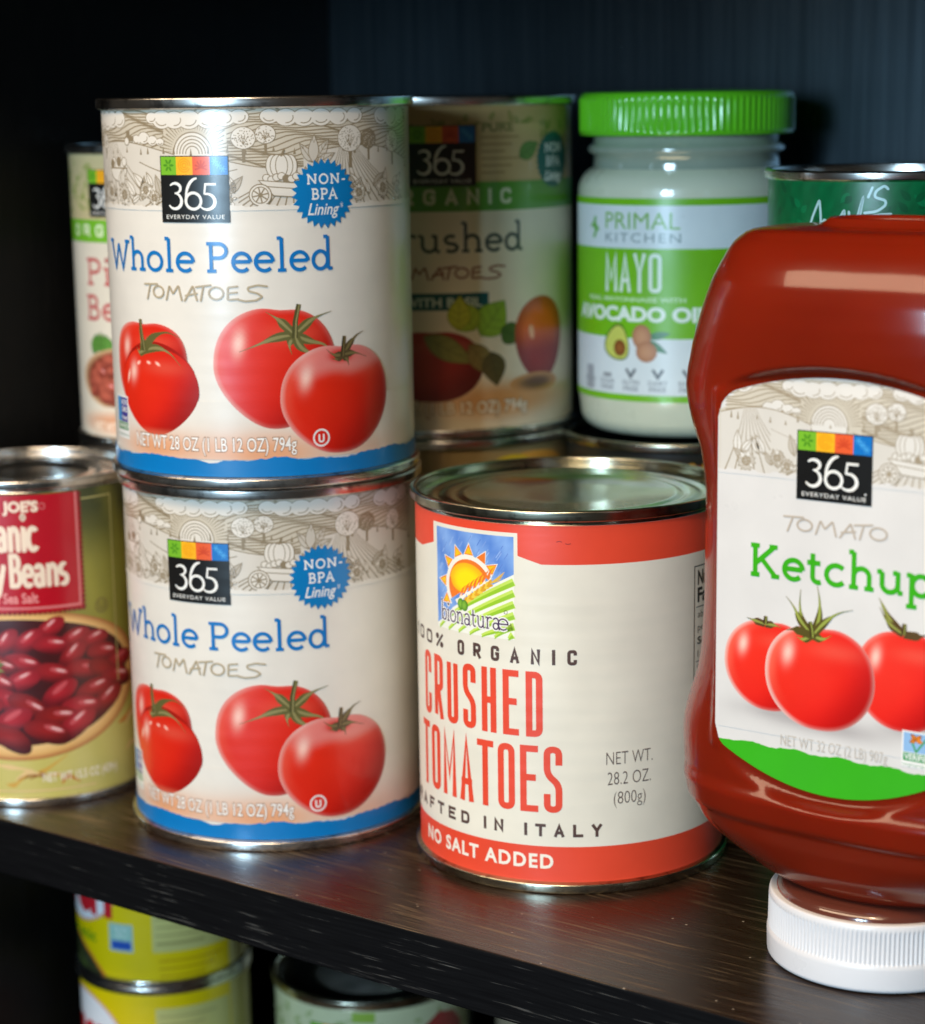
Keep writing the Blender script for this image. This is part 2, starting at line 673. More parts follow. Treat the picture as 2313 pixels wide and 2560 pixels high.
def cyl_surf(R, z0=0.0):
    """artwork u to the right seen from outside; u=0 faces local -Y"""
    du = cyl_du(R)

    def f(u, v, h):
        # every layer lies on the same 144 flat facets, so layers never cross
        k = math.floor(u / du)
        t = u / du - k
        a0, a1, a = -PI / 2 + k * du / R, -PI / 2 + (k + 1) * du / R, -PI / 2 + u / R
        x = (math.cos(a0) * (1 - t) + math.cos(a1) * t) * (R + h)
        y = (math.sin(a0) * (1 - t) + math.sin(a1) * t) * (R + h)
        return (x * MM, y * MM, (v + z0) * MM), (math.cos(a), math.sin(a), 0.0)
    return f


def cyl_du(R, n=144):
    return 2 * PI * R / n


# ------------------------------------------------------------------ lettering
def A_(cx, cy, rx, ry, a0, a1, n=14):
    return [(cx + rx * math.cos(math.radians(a0 + (a1 - a0) * i / n)), cy + ry * math.sin(math.radians(a0 + (a1 - a0) * i / n))) for i in range(n + 1)]


XH = 0.67


def slab_glyph(ch):
    """(advance, strokes, serifs) - monoline slab serif letters, cap height 1"""
    S, B = [], []

    def stem(x, y0, y1):
        S.append([(x, y0), (x, y1)])

    def ser(x, y, l=0.13, r=0.13):
        B.append([(x - l, y), (x + r, y)])
    t = 0.04
    if ch == 'W':
        S += [[(0.12, 1 - t), (0.42, 0.02), (0.68, 0.86)], [(0.68, 0.86), (0.94, 0.02), (1.24, 1 - t)]]
        ser(0.12, 1 - t), ser(1.24, 1 - t)
        return 1.36, S, B
    if ch == 'P':
        stem(0.2, t, 1 - t)
        S.append([(0.2, 1 - t), (0.45, 1 - t)] + A_(0.45, 0.72, 0.24, 0.24, 90, -90) + [(0.2, 0.48)])
        ser(0.2, t, 0.14, 0.16), ser(0.2, 1 - t, 0.14, 0)
        return 0.80, S, B
    if ch == 'B':
        stem(0.2, t, 1 - t)
        S.append([(0.2, 1 - t), (0.43, 1 - t)] + A_(0.43, 0.74, 0.2, 0.22, 90, -90) + [(0.2, 0.52)])
        S.append([(0.43, 0.52)] + A_(0.45, 0.28, 0.25, 0.24, 90, -90) + [(0.2, t)])
        ser(0.2, t, 0.14, 0), ser(0.2, 1 - t, 0.14, 0)
        return 0.84, S, B
    if ch == 'K':
        stem(0.2, t, 1 - t)
        S += [[(0.2, 0.38), (0.76, 1 - t)], [(0.38, 0.57), (0.80, t)]]
        ser(0.2, t), ser(0.2, 1 - t), ser(0.76, 1 - t, .14, .1), ser(0.80, t, .12, .12)
        return 0.98, S, B
    if ch == 'N':
        stem(0.2, t, 1 - t)
        S.append([(0.2, 1 - t), (0.82, t)])
        stem(0.82, t, 1 - t)
        ser(0.2, t), ser(0.2, 1 - t, .14, 0), ser(0.82, 1 - t)
        return 1.02, S, B
    if ch == 'O':
        S.append(A_(0.47, 0.5, 0.38, 0.47, 0, 360, 28))
        return 0.94, S, B
    if ch == 'A':
        S += [[(0.12, t), (0.46, 1 - t), (0.80, t)], [(0.24, 0.34), (0.68, 0.34)]]
        ser(0.12, t), ser(0.80, t)
        return 0.92, S, B
    if ch == '-':
        S.append([(0.08, 0.38), (0.40, 0.38)])
        return 0.48, S, B
    if ch in 'hnmru':
        pass
    if ch == 'h':
        stem(0.2, t, 1.13)
        S.append([(0.2, 0.42)] + A_(0.42, 0.40, 0.22, 0.24, 180, 0)[1:] + [(0.64, t)])
        ser(0.2, t), ser(0.64, t), ser(0.2, 1.12, .14, 0)
        return 0.82, S, B
    if ch == 'n':
        stem(0.2, t, XH)
        S.append([(0.2, 0.42)] + A_(0.42, 0.40, 0.22, 0.24, 180, 0)[1:] + [(0.64, t)])
        ser(0.2, t), ser(0.64, t), ser(0.2, XH - t, .14, 0)
        return 0.82, S, B
    if ch == 'r':
        stem(0.2, t, XH)
        S.append([(0.2, 0.40)] + A_(0.42, 0.40, 0.22, 0.24, 180, 50)[1:])
        ser(0.2, t), ser(0.2, XH - t, .14, 0)
        return 0.60, S, B
    if ch == 'u':
        S.append([(0.18, XH - t), (0.18, 0.27)] + A_(0.40, 0.27, 0.22, 0.24, 180, 360)[1:])
        stem(0.62, t, XH)
        ser(0.18, XH - t, .14, 0), ser(0.62, XH - t, .14, 0), ser(0.62, t, 0, .14)
        return 0.82, S, B
    if ch == 'i':
        stem(0.2, t, XH)
        S.append(A_(0.2, 0.95, 0.03, 0.03, 0, 360, 8))
        ser(0.2, t), ser(0.2, XH - t, .14, 0)
        return 0.40, S, B
    if ch == 'l':
        stem(0.2, t, 1.13)
        ser(0.2, t), ser(0.2, 1.12, .14, 0)
        return 0.40, S, B
    if ch == 'd':
        S.append(A_(0.34, 0.335, 0.24, 0.30, 0, 360, 24))
        stem(0.60, t, 1.13)
        ser(0.60, t, 0, .15), ser(0.60, 1.12, .14, 0)
        return 0.80, S, B
    if ch == 'b':
        S.append(A_(0.44, 0.335, 0.24, 0.30, 0, 360, 24))
        stem(0.18, t, 1.13)
        ser(0.18, 1.12, .14, 0)
        return 0.76, S, B
    if ch == 'p':
        S.append(A_(0.44, 0.335, 0.24, 0.30, 0, 360, 24))
        stem(0.18, -0.32, XH)
        ser(0.18, XH - t, .14, 0), ser(0.18, -0.32, .14, .15)
        return 0.76, S, B
    if ch == 'o':
        S.append(A_(0.36, 0.335, 0.28, 0.30, 0, 360, 24))
        return 0.72, S, B
    if ch == 'C':
        S.append(A_(0.50, 0.5, 0.40, 0.47, 45, 318, 24))
        return 0.92, S, B
    if ch == 'c':
        S.append(A_(0.36, 0.335, 0.28, 0.30, 45, 318, 20))
        return 0.66, S, B
    if ch == 'e':
        S.append([(0.09, 0.35), (0.62, 0.35)])
        S.append(A_(0.36, 0.335, 0.27, 0.30, 0, 315, 22))
        return 0.70, S, B
    if ch == 't':
        S.append([(0.22, 0.92), (0.22, 0.20)] + A_(0.38, 0.20, 0.16, 0.165, 180, 300, 8)[1:])
        S.append([(0.06, XH - t), (0.44, XH - t)])
        return 0.54, S, B
    if ch == 'a':
        S.append([(0.12, 0.54)] + A_(0.34, 0.42, 0.22, 0.22, 130, 0, 10) + [(0.56, t)])
        S.append(A_(0.33, 0.20, 0.21, 0.17, 0, 360, 18))
        ser(0.56, t, 0, .12)
        return 0.74, S, B
    if ch == 's':
        S.append(A_(0.30, 0.48, 0.19, 0.15, 50, 270, 10) + A_(0.30, 0.18, 0.20, 0.15, 90, -140, 10))
        return 0.58, S, B
    if ch == 'y':
        S += [[(0.12, XH - t), (0.36, 0.0)], [(0.60, XH - t), (0.30, -0.18), (0.18, -0.30), (0.06, -0.28)]]
        ser(0.12, XH - t, .1, .12), ser(0.60, XH - t, .12, .1)
        return 0.68, S, B
    if ch == 'U':
        S.append([(0.18, 1 - t), (0.18, 0.33)] + A_(0.45, 0.33, 0.27, 0.30, 180, 360)[1:] + [(0.72, 1 - t)])
        return 0.9, S, B
    return 0.35, S, B


def slab(A, s, x0, x1, yb, ch, w, col, track=0.0, curve=None, ends=True):
    adv = 0.0
    G = []
    for c in s:
        a, S, B = slab_glyph(c)
        G.append((adv, S, B))
        adv += a + track
    xs = [p[0] + o for o, S, B in G for st in S + B for p in st]
    xa, xb = min(xs), max(xs)
    k = (x1 - x0) / (xb - xa)
    for o, S, B in G:
        for st in S + B:
            P = [(x0 + (p[0] + o - xa) * k, yb + p[1] * ch) for p in st]
            if curve:
                P = [(x, y + curve(x)) for x, y in P]
            cl = len(P) > 6 and abs(P[0][0] - P[-1][0]) < 1e-4 and abs(P[0][1] - P[-1][1]) < 1e-4
            if cl:
                A.stroke(P[:-1], w, col, closed=True)
            else:
                A.stroke(P, w * (0.92 if st in B else 1.0), col, cap=False)


def fillet(P, r, closed=False, n=5):
    out = []
    m = len(P)
    for i in range(m):
        p = P[i]
        rr = p[2] if len(p) > 2 else r
        if (not closed and i in (0, m - 1)) or rr <= 0:
            out.append((p[0], p[1]))
            continue
        a, b = P[(i - 1) % m], P[(i + 1) % m]
        la, lb = math.hypot(a[0] - p[0], a[1] - p[1]), math.hypot(b[0] - p[0], b[1] - p[1])
        d = min(rr, la * 0.5, lb * 0.5)
        A0 = (p[0] + (a[0] - p[0]) * d / la, p[1] + (a[1] - p[1]) * d / la)
        B0 = (p[0] + (b[0] - p[0]) * d / lb, p[1] + (b[1] - p[1]) * d / lb)
        for k in range(n + 1):
            t = k / n
            out.append(((1 - t) ** 2 * A0[0] + 2 * t * (1 - t) * p[0] + t * t * B0[0], (1 - t) ** 2 * A0[1] + 2 * t * (1 - t) * p[1] + t * t * B0[1]))
    return out


BLK = {
    'C': [([(1, .68), (1, 1), (0, 1), (0, 0), (1, 0), (1, .32)], 1, 0)],
    'O': [([(0, 0), (0, 1), (1, 1), (1, 0)], 1, 1)],
    '0': [([(0, 0), (0, 1), (1, 1), (1, 0)], 1, 1)],
    'U': [([(0, 1), (0, 0), (1, 0), (1, 1)], 1, 0)],
    'S': [([(1, .74), (1, 1), (0, 1), (0, .58), (1, .42), (1, 0), (0, 0), (0, .26)], 1, 0)],
    'D': [([(0, 0), (0, 1), (1, 1), (1, 0)], 2, 1)],
    'R': [([(0, 0), (0, 1), (1, 1), (1, .48), (0, .48)], 2, 0), ([(.45, .48), (1, 0)], 0, 0)],
    'P': [([(0, 0), (0, 1), (1, 1), (1, .45), (0, .45)], 2, 0)],
    'B': [([(0, .5), (0, 1), (.95, 1), (.95, .53), (0, .53)], 2, 0), ([(0, .53), (0, 0), (1, 0), (1, .53), (.4, .53)], 2, 0)],
    'H': [([(0, 0), (0, 1)], 0, 0), ([(1, 0), (1, 1)], 0, 0), ([(0, .5), (1, .5)], 0, 0)],
    'E': [([(1, 1), (0, 1), (0, 0), (1, 0)], 0, 0), ([(0, .52), (.8, .52)], 0, 0)],
    'F': [([(1, 1), (0, 1), (0, 0)], 0, 0), ([(0, .5), (.8, .5)], 0, 0)],
    'T': [([(-.05, 1), (1.05, 1)], 0, 0), ([(.5, 1), (.5, 0)], 0, 0)],
    'M': [([(0, 0), (0, 1), (.5, .3), (1, 1), (1, 0)], 0, 0)],
    'N': [([(0, 0), (0, 1), (1, 0), (1, 1)], 0, 0)],
    'A': [([(0, 0), (.5, 1), (1, 0)], 0, 0), ([(.16, .28), (.84, .28)], 0, 0)],
    'G': [([(1, .7), (1, 1), (0, 1), (0, 0), (1, 0), (1, .48), (.55, .48)], 3, 0)],
    'I': [([(.5, 0), (.5, 1)], 0, 0)],
    'L': [([(0, 1), (0, 0), (1, 0)], 0, 0)],
    'Y': [([(0, 1), (.5, .48), (1, 1)], 0, 0), ([(.5, .48), (.5, 0)], 0, 0)],
    'K': [([(0, 0), (0, 1)], 0, 0), ([(1, 1), (0, .42)], 0, 0), ([(.3, .6), (1, 0)], 0, 0)],
    'J': [([(1, 1), (1, 0), (0, 0), (0, .3)], 1, 0)],
    '1': [([(.1, .8), (.5, 1), (.5, 0)], 0, 0)],
    '%': [([(.95, 1), (.05, 0)], 0, 0), ([(0, .72), (0, 1), (.28, 1), (.28, .72)], 1, 1), ([(.72, 0), (.72, .28), (1, .28), (1, 0)], 1, 1)],
}


def block(A, s, x0, x1, yb, h, w, col, gap=0.32, rad=None, curve=None, narrow_i=0.3):
    """squared sans capitals; gap = space between letters as a share of letter width"""
    wid = [(narrow_i if c in 'I1' else (0.6 if c == ' ' else (1.18 if c == 'M' else 1.0))) for c in s]
    tot = sum(wid) + gap * (len(s) - 1)
    k = (x1 - x0) / tot
    x = x0
    r = rad if rad is not None else 0.4 * k
    for c, wd in zip(s, wid):
        if c in BLK:
            gw = wd * k
            for pts, mode, closed in BLK[c]:
                P = []
                for i, (px, py) in enumerate(pts):
                    X = x + w / 2 + px * (gw - w)
                    if c in 'I1':
                        X = x + gw / 2 + (px - .5) * k * 0.5
                    Y = yb + w / 2 + py * (h - w)
                    q = 0
                    if mode == 1 or (mode == 3 and py != .48):
                        q = r
                    if mode == 2 and px > 0.9:
                        q = r
                    P.append((X, Y, q))
                P = fillet(P, r, bool(closed))
                if curve:
                    P = [(a, b + curve(a)) for a, b in P]
                if mode == 0 and not closed and curve is None:
                    # square ends reach the full letter height
                    e = []
                    for i, (a, b) in enumerate(P):
                        if i in (0, len(P) - 1):
                            o = P[1] if i == 0 else P[-2]
                            l = math.hypot(a - o[0], b - o[1])
                            a, b = a + (a - o[0]) / l * w / 2, b + (b - o[1]) / l * w / 2
                            b = min(max(b, yb), yb + h)
                        e.append((a, b))
                    P = e
                A.stroke(P, w, col, closed=bool(closed), cap=False)
        x += wd * k + gap * k


HAND = {  # brush lettering, unit box
    'T1': [[(0.0, .96), (.13, 1.0)], [(.06, .96), (.025, .05)]],
    'O1': [A_(.14, .52, .05, .36, 100, 450, 16)],
    'M': [[(.215, .06), (.245, .92), (.275, .42), (.325, .95), (.35, .04)]],
    'A': [[(.375, .02), (.445, .95), (.475, .06)], [(.385, .34), (.475, .48)]],
    'T2': [[(.47, .88), (.585, 1.0)], [(.53, .92), (.505, .04)]],
    'O2': [A_(.625, .50, .055, .38, 100, 450, 16)],
    'E': [[(.785, .92), (.715, .86), (.71, .10), (.79, .14)], [(.715, .50), (.78, .55)]],
    'S': [[(1.0, .90), (.93, .98), (.86, .84), (.865, .62), (.93, .48), (.965, .26), (.92, .05), (.84, .0), (.79, .10)]],
}


def hand(A, keys, x0, x1, yb, h, w, col, umax=1.0):
    for k in keys:
        for st in HAND[k]:
            P = fillet([(x0 + p[0] / umax * (x1 - x0), yb + p[1] * h) for p in st], 0.5, n=3)
            A.stroke(P, w, col)


def logo365(A, x0, z0, w, h, digits=True, words=True):
    """square brand badge: four season tiles over a black field with the number"""
    blk = C(22, 21, 20)
    A.rect(x0, z0, x0 + w, z0 + h, blk)
    A.up()
    zs = z0 + h * 0.715
    e = w * 0.012
    cs = [C(118, 180, 44), C(246, 178, 34), C(228, 92, 48), C(16, 112, 190)]
    tw = (w - 2 * e) / 4
    for i, c in enumerate(cs):
        A.rect(x0 + e + i * tw, zs, x0 + e + (i + 1) * tw, z0 + h - e, c)
    A.up()
    zc = (zs + z0 + h) / 2
    rng = random.Random(4)
    d = [C(78, 140, 30), C(230, 148, 20), C(204, 70, 36), C(70, 160, 220)]
    cx = x0 + e + tw * .5
    for i in range(6):
        a = i * PI / 3
        A.ell(cx + tw * .2 * math.cos(a), zc + tw * .22 * math.sin(a), tw * .15, tw * .07, d[0], 8, a)
    for r in (.12, .24, .36):
        A.stroke(A_(cx + tw, zc, tw * r, tw * r, 0, 330, 14), tw * .05, d[1])
    for i in range(7):
        a = PI / 2 + (i - 3) * 0.62
        A.stroke([(cx + 2 * tw, zc - tw * .12), (cx + 2 * tw + tw * .38 * math.cos(a), zc - tw * .12 + tw * .4 * math.sin(a))], tw * .09, d[2], cap=False)
    for q in ((0, 0), (-.22, .2), (.22, -.2)):
        for i in range(6):
            a = i * PI / 3
            A.stroke([(cx + 3 * tw + q[0] * tw, zc + q[1] * tw), (cx + 3 * tw + q[0] * tw + tw * .2 * math.cos(a), zc + q[1] * tw + tw * .2 * math.sin(a))], tw * .05, d[3], cap=False)
    A.up()
    wt = C(238, 236, 230)
    X = lambda t: x0 + t * w
    Z = lambda t: z0 + t * h
    sw = w * 0.033

    def vs(P, a, b):
        n = len(P)
        A.stroke([(X(x), Z(y)) for x, y in P], sw, wt, wf=lambda t: sw * (a + (b - a) * math.sin(PI * t)))
    if digits:
        # 3
        vs(A_(.225, .515, .085, .075, 150, -80, 12), .6, 1.25)
        vs(A_(.215, .325, .105, .118, 88, -148, 16), .6, 1.35)
        # 6
        vs([(.555, .665)] + A_(.56, .335, .175, .33, 96, 180, 10), .6, 1.3)
        P = [(X(x), Z(y)) for x, y in A_(.495, .325, .110, .122, 0, 360, 26)][:-1]
        A.stroke(P, sw * 1.15, wt, closed=True)
        # 5
        vs([(.82, .575), (.675, .575)], .9, .9)
        vs([(.675, .592), (.655, .425)], .8, .8)
        vs([(.655, .425)] + A_(.685, .315, .115, .118, 100, -140, 16), .6, 1.35)
    if words:
        A.text("EVERYDAY VALUE", x0 + w * .075, x0 + w * .925, z0 + h * .055, h * .062, wt, 0.0, space=1.15)


def tomato_cols(kind):
    br, mid, dk = C(228, 44, 18), C(206, 22, 8), C(138, 10, 4)
    if kind == 'fresh':
        br, mid, dk = C(240, 52, 34), C(226, 26, 20), C(166, 12, 10)
    if kind == 'dull':
        br, mid, dk = C(160, 36, 18), C(124, 20, 12), C(80, 14, 10)
    return br, mid, dk


def tomato(A, cx, cz, rx, rz, kind='can', top_gloss=0.0, sq=2.3, lean=0.0, rim=0.6, narrow=0.12, glow=None):
    br, mid, dk = tomato_cols(kind)

    def bf(ph):
        c, s = math.cos(ph), math.sin(ph)
        k = (abs(c) ** sq + abs(s) ** sq) ** (-1 / sq)
        x, y = c * k, s * k
        x *= 1 - narrow * max(0, -y) ** 1.5
        y -= 0.05 * math.exp(-((x - lean) / 0.22) ** 2) if y > 0 else 0
        return x * rx, y * rz
    hl = C(255, 214, 196)
    pk = C(246, 150, 120)

    pap = PAPER

    def fn(s, ph, x, y):
        X, Y = x / rx, y / rz
        c = mix(br, mid, 0.35 + 0.45 * X - 0.30 * Y + 0.35 * s)
        c = mix(c, dk, 0.85 * sstep(0.25, 1.15, X * 0.70 - Y * 0.45 + 0.30 * s))
        # the printed photo has a lit band inside its left edge and a pale rim that melts into the paper
        c = mix(c, pk, 0.50 * rim * sstep(0.72, 0.92, s) * sstep(0.0, -0.75, X) * sstep(-.75, .2, Y))
        c = mix(c, pap, rim * sstep(0.90, 1.0, s) * sstep(-0.1, -0.7, X))
        c = mix(c, pap, 0.5 * rim * sstep(0.93, 1.0, s))
        d = ((X + 0.58) / 0.10) ** 2 + ((Y - 0.42 - .5 * (X + .58)) / 0.20) ** 2
        c = mix(c, hl, 0.85 * math.exp(-d))
        d = ((X - 0.30) / 0.5) ** 2 + ((Y - 0.55) / 0.16) ** 2
        c = mix(c, pk, 0.16 * math.exp(-d))
        if top_gloss:
            w = math.sin(ph * 4.0 + 0.6) * 0.035 + .10 * X
            c = mix(c, C(236, 226, 218), top_gloss * sstep(0.36 + w, 0.62 + w, Y - 0.10 * X * X) * sstep(-0.9, -0.6, X) * sstep(1.0, .7, X))
            c = mix(c, mid, .9 * sstep(.30, .12, math.hypot(X - .03, (Y - .78) * 1.8)))
        if glow:
            c = mix(c, glow, 0.55 * sstep(-0.80, -1.0, Y))
        return c
    A.radial(cx, cz, bf, fn, 22, 72)


def calyx(A, cx, cz, leaves, stem, sc=1.0, c1=C(96, 92, 48), c2=C(140, 132, 84)):
    """leaves: list of (points) as offsets in mm, tapered strokes; stem: two offsets"""
    for i, P in enumerate(leaves):
        Q = fillet([(cx + x * sc, cz + y * sc) for x, y in P], 6.0, n=5)
        w = 2.9 * sc
        A.stroke(Q, w, c1, wf=lambda t: w * (0.55 + 0.6 * math.sin(PI * min(1, t * 1.6 + .15))) * (1 - t) + 0.12)
        A.stroke(Q, w, c2, wf=lambda t: 0.42 * w * (1 - t) * (.4 + math.sin(PI * t)) + 0.03)
    A.up()
    Q = [(cx + x * sc, cz + y * sc) for x, y in stem]
    A.stroke(Q, 1.3 * sc, mix(c1, (0, 0, 0), .35), wf=lambda t: sc * (1.9 - 0.5 * t))
    A.stroke([(x + .25 * sc, z) for x, z in Q], 1.3 * sc, c2, wf=lambda t: sc * (0.5 - 0.1 * t))


# ---- engraved farm frieze
def leaf(A, x, z, ln, ang, wd, fill, ink, lw=0.22, veins=4):
    c, s = math.cos(ang), math.sin(ang)
    tr = lambda a, b: (x + a * c - b * s, z + a * s + b * c)
    n = 8
    topp = [tr(ln * i / n, wd * math.sin(PI * (i / n) ** 0.8)) for i in range(n + 1)]
    bot = [tr(ln * i / n, -wd * math.sin(PI * (i / n) ** 0.8)) for i in range(n - 1, 0, -1)]
    A.poly(topp + bot, fill)
    A.stroke(topp + bot, lw, ink, closed=True)
    A.stroke([tr(0, 0), tr(ln * .92, 0)], lw * .9, ink, cap=False)
    for k in range(veins):
        t = (k + .7) / (veins + .8)
        b = wd * math.sin(PI * t ** .8) * .82
        for sg in (1, -1):
            A.stroke([tr(ln * (t - .10), 0), tr(ln * (t + .06), sg * b)], lw * .75, ink, cap=False)


def flower(A, x, z, r, fill, ink, n=13, rot=0.0):
    for k in range(n):
        a = rot + 2 * PI * k / n
        leaf(A, x + r * .38 * math.cos(a), z + r * .38 * math.sin(a), r * .62, a, r * .17, fill, ink, 0.2, 0)
    A.up()
    A.ell(x, z, r * .42, r * .42, ink, 14)
    A.up()
    for k in range(9):
        a = k * 2.4
        q = r * .35 * math.sqrt(k / 9)
        A.ell(x + q * math.cos(a), z + q * math.sin(a), r * .05, r * .05, fill, 5)


def cloud(A, blobs, fill, ink, lw=0.3):
    for (x, z, r, e) in blobs:
        A.ell(x, z, r + lw, (r + lw) * e, ink, 22)
    A.up()
    for (x, z, r, e) in blobs:
        A.ell(x, z, r, r * e, fill, 22)
    A.up()
    for i, (x, z, r, e) in enumerate(blobs):
        a = 200 + (i * 67) % 90
        A.stroke(A_(x, z, r * .66, r * .66 * e, a, a + 110, 8), lw, ink)


def tree(A, x, z, r, fill, ink, dense=False, seed=1):
    rg = random.Random(seed)
    A.stroke([(x, z - r * 2.0), (x, z - r * .3)], r * .28, ink, cap=False)
    A.ell(x, z, r + .25, r * .88 + .25, ink, 22)
    A.up()
    if not dense:
        A.ell(x, z, r, r * .88, fill, 22)
        A.up()
    for k in range(int(16 * r)):
        a, q = rg.random() * 2 * PI, r * .92 * math.sqrt(rg.random())
        d = 0.17 if not dense else 0.12
        A.ell(x + q * math.cos(a), z + q * .86 * math.sin(a), d * 1.2, d, ink if not dense else fill, 6)
    if not dense:
        for k in range(4):
            a = PI / 2 + (k - 1.5) * .5
            A.stroke([(x, z - r * .55), (x + r * .6 * math.cos(a), z - r * .3 + r * .6 * math.sin(a))], .22, ink, cap=False)


def frieze(A, z0, z1, u0, u1, base, fill, ink, sun=(-19.8, 101.5), sc=1.0, scale_x=0.0, wheel=True, seed=3):
    """farm drawing: sky hatch, clouds, sun, trees, hills, produce; coordinates are those of the large can"""
    rg = random.Random(seed)
    X = lambda x: (x + scale_x) * sc
    Z = lambda z: z0 + (z - 85.5) * (z1 - z0) / 29.2
    clipz = lambda z: max(z0 + .02, min(z1 - .02, z))
    nx = max(1, int((u1 - u0) / 3))
    A.rect(u0, z0, u1, z1, base, nx=1, ny=1)
    A.up()
    # sky hatching that bends away from the sun
    k = 0
    z = 113.9
    while z > 97.5:
        P = []
        for i in range(49):
            u = -74 + 142 * i / 48.0
            P.append((X(u), Z(z + 1.5 * math.sin(u * .13 + z * .35) + .7 * math.sin(u * .31 + z))))
        seg = []
        for p in P:
            if u0 < p[0] < u1 and z0 < p[1] < z1 - .1 and math.hypot(p[0] / sc - scale_x - sun[0], (p[1] - Z(sun[1])) / ((z1 - z0) / 29.2)) > 10:
                seg.append(p)
            else:
                if len(seg) > 1:
                    A.stroke(seg, .38 * sc, ink, cap=False)
                seg = []
        if len(seg) > 1:
            A.stroke(seg, .38 * sc, ink, cap=False)
        z -= .86
        k += 1
    A.up()
    sx, sz = X(sun[0]), Z(sun[1])
    for i in range(30):
        a = math.radians(4 + 172 * i / 29.0)
        r0, r1 = 7.2, 10.6 + (i % 3) * .9
        if sz + r1 * math.sin(a) * sc < z1:
            A.stroke([(sx + r0 * sc * math.cos(a), sz + r0 * sc * math.sin(a)), (sx + r1 * sc * math.cos(a), sz + r1 * sc * math.sin(a))], .3 * sc, ink, wf=lambda t: .12 + .3 * t * sc)
    A.ell(sx, sz, 6.5 * sc, 6.5 * sc, ink, 30)
    A.up()
    A.ell(sx, sz, 6.15 * sc, 6.15 * sc, fill, 30)
    A.up()
    for r in (5.2, 4.2, 3.2, 2.2):
        A.stroke(A_(sx, sz, r * sc, r * sc, 0, 180, 18), .3 * sc, ink)
    A.up()
    # clouds hang from the top edge
    for cl in ([(-60, 113, 4), (-55, 112, 3.5), (-50, 113.5, 3.4), (-66, 113, 4)],
               [(-30, 112.4, 3.6), (-25.5, 111.5, 3.4), (-20.6, 112, 3.7), (-14.5, 112.4, 3.6), (-9.4, 112.5, 3.2), (-5, 113.2, 2.8), (-34, 112.2, 2.2)],
               [(4, 113.2, 2.8), (9, 112.4, 3.3), (14.5, 112.2, 3.4), (20, 112.8, 3.4), (26, 113.3, 3.3), (32, 113.4, 3.0)],
               [(-41, 105.6, 1.9), (-37.6, 106.2, 2.3), (-34, 105.4, 1.9), (-31, 105, 1.4)],
               [(44, 112.4, 3.4), (50, 112, 4), (56, 112.4, 3.4)]):
        B = []
        for (x, zz, r) in cl:
            x, zz = X(x), Z(zz)
            e = .74
            if u0 < x - r and x + r < u1:
                if zz + r * e * sc > z1 - .35:
                    zz = z1 - .36 - r * e * sc
                B.append((x, zz, r * sc, e))
        if B:
            cloud(A, B, fill, ink, .28 * sc)
    A.up()
    # hills: bands of furrows
    for (ua, ub, za, zb, nl, bend) in ((-70, -26, 103, 96, 9, 3.0), (-12, 20, 100, 92, 12, -2.0), (14, 60, 101, 90, 14, 3.5), (-40, -6, 99, 90, 9, -3)):
        a_, b_ = max(u0 + .3, X(ua)), min(u1 - .3, X(ub))
        if b_ - a_ < 3:
            continue
        topz = lambda u: Z(za + bend * math.sin(PI * (u - a_) / (b_ - a_)) - (za - zb) * .25 * (u - a_) / (b_ - a_))
        n = 16
        ptsT = [(a_ + (b_ - a_) * i / n, topz(a_ + (b_ - a_) * i / n)) for i in range(n + 1)]
        A.poly(ptsT + [(b_, z0 + .03), (a_, z0 + .03)], mix(fill, ink, .18))
        A.stroke(ptsT, .3 * sc, ink, cap=False)
        A.up()
        vx = a_ + (b_ - a_) * (.3 if bend > 0 else .7)
        for i in range(nl):
            t = (i + .5) / nl
            xe = a_ + (b_ - a_) * t
            P = []
            for q in range(7):
                f = q / 6.0
                x = vx + (xe - vx) * (.15 + .85 * f ** 1.3)
                zt = topz(min(max(x, a_), b_)) - .3
                P.append((x, zt + (z0 + .1 - zt) * f))
            A.stroke(P, .26 * sc, ink, wf=lambda t: (.12 + .34 * t) * sc)
        A.up()
    # trees, with a row of tiny firs
    for i in range(22):
        x = X(-62 + i * 5.1 + rg.random() * 3)
        zz = Z(100.6 + rg.random() * 1.2)
        hh = (1.2 + rg.random() * 1.6) * sc
        if u0 + 1 < x < u1 - 1:
            A.poly([(x - .45 * sc, zz), (x + .45 * sc, zz), (x, zz + hh)], ink)
    A.up()
    for (x, zz, r, d, sd) in ((-4, 106, 3.6, 0, 1), (2.6, 107, 3.0, 0, 2), (30, 105.3, 4.4, 0, 3), (37.5, 105, 3.2, 1, 4), (-62, 105, 2.6, 0, 5), (50, 104, 3.6, 0, 6)):
        if u0 + r < X(x) < u1 - r and Z(zz) + r < z1:
            tree(A, X(x), Z(zz), r * sc, fill, ink, bool(d), sd)
            A.up()
    # basket bowl at the left, wheelbarrow with pumpkin at the right of the badge
    if u0 < X(-60) and True:
        bx, bz = X(-52), Z(97)
        for k in range(8):
            a = k * .8
            A.ell(bx - 4 + k * 1.15 * sc, bz + 1.2 + .9 * math.sin(k * 2.1), 1.5 * sc, 1.5 * sc, ink, 12)
            A.sub()
            A.ell(bx - 4 + k * 1.15 * sc, bz + 1.2 + .9 * math.sin(k * 2.1), 1.25 * sc, 1.25 * sc, fill, 12)
        A.up()
        A.poly([(bx + 5.4 * sc * math.cos(t), bz + 4.0 * sc * math.sin(t)) for t in [PI + PI * i / 12 for i in range(13)]], fill)
        A.stroke([(bx + 5.4 * sc * math.cos(t), bz + 4.0 * sc * math.sin(t)) for t in [PI + PI * i / 12 for i in range(13)]], .34 * sc, ink)
        A.stroke([(bx - 5.6 * sc, bz), (bx + 5.6 * sc, bz)], .4 * sc, ink)
        A.up()
    # left tractor
    tx, tz = X(-44.5), Z(106.2)
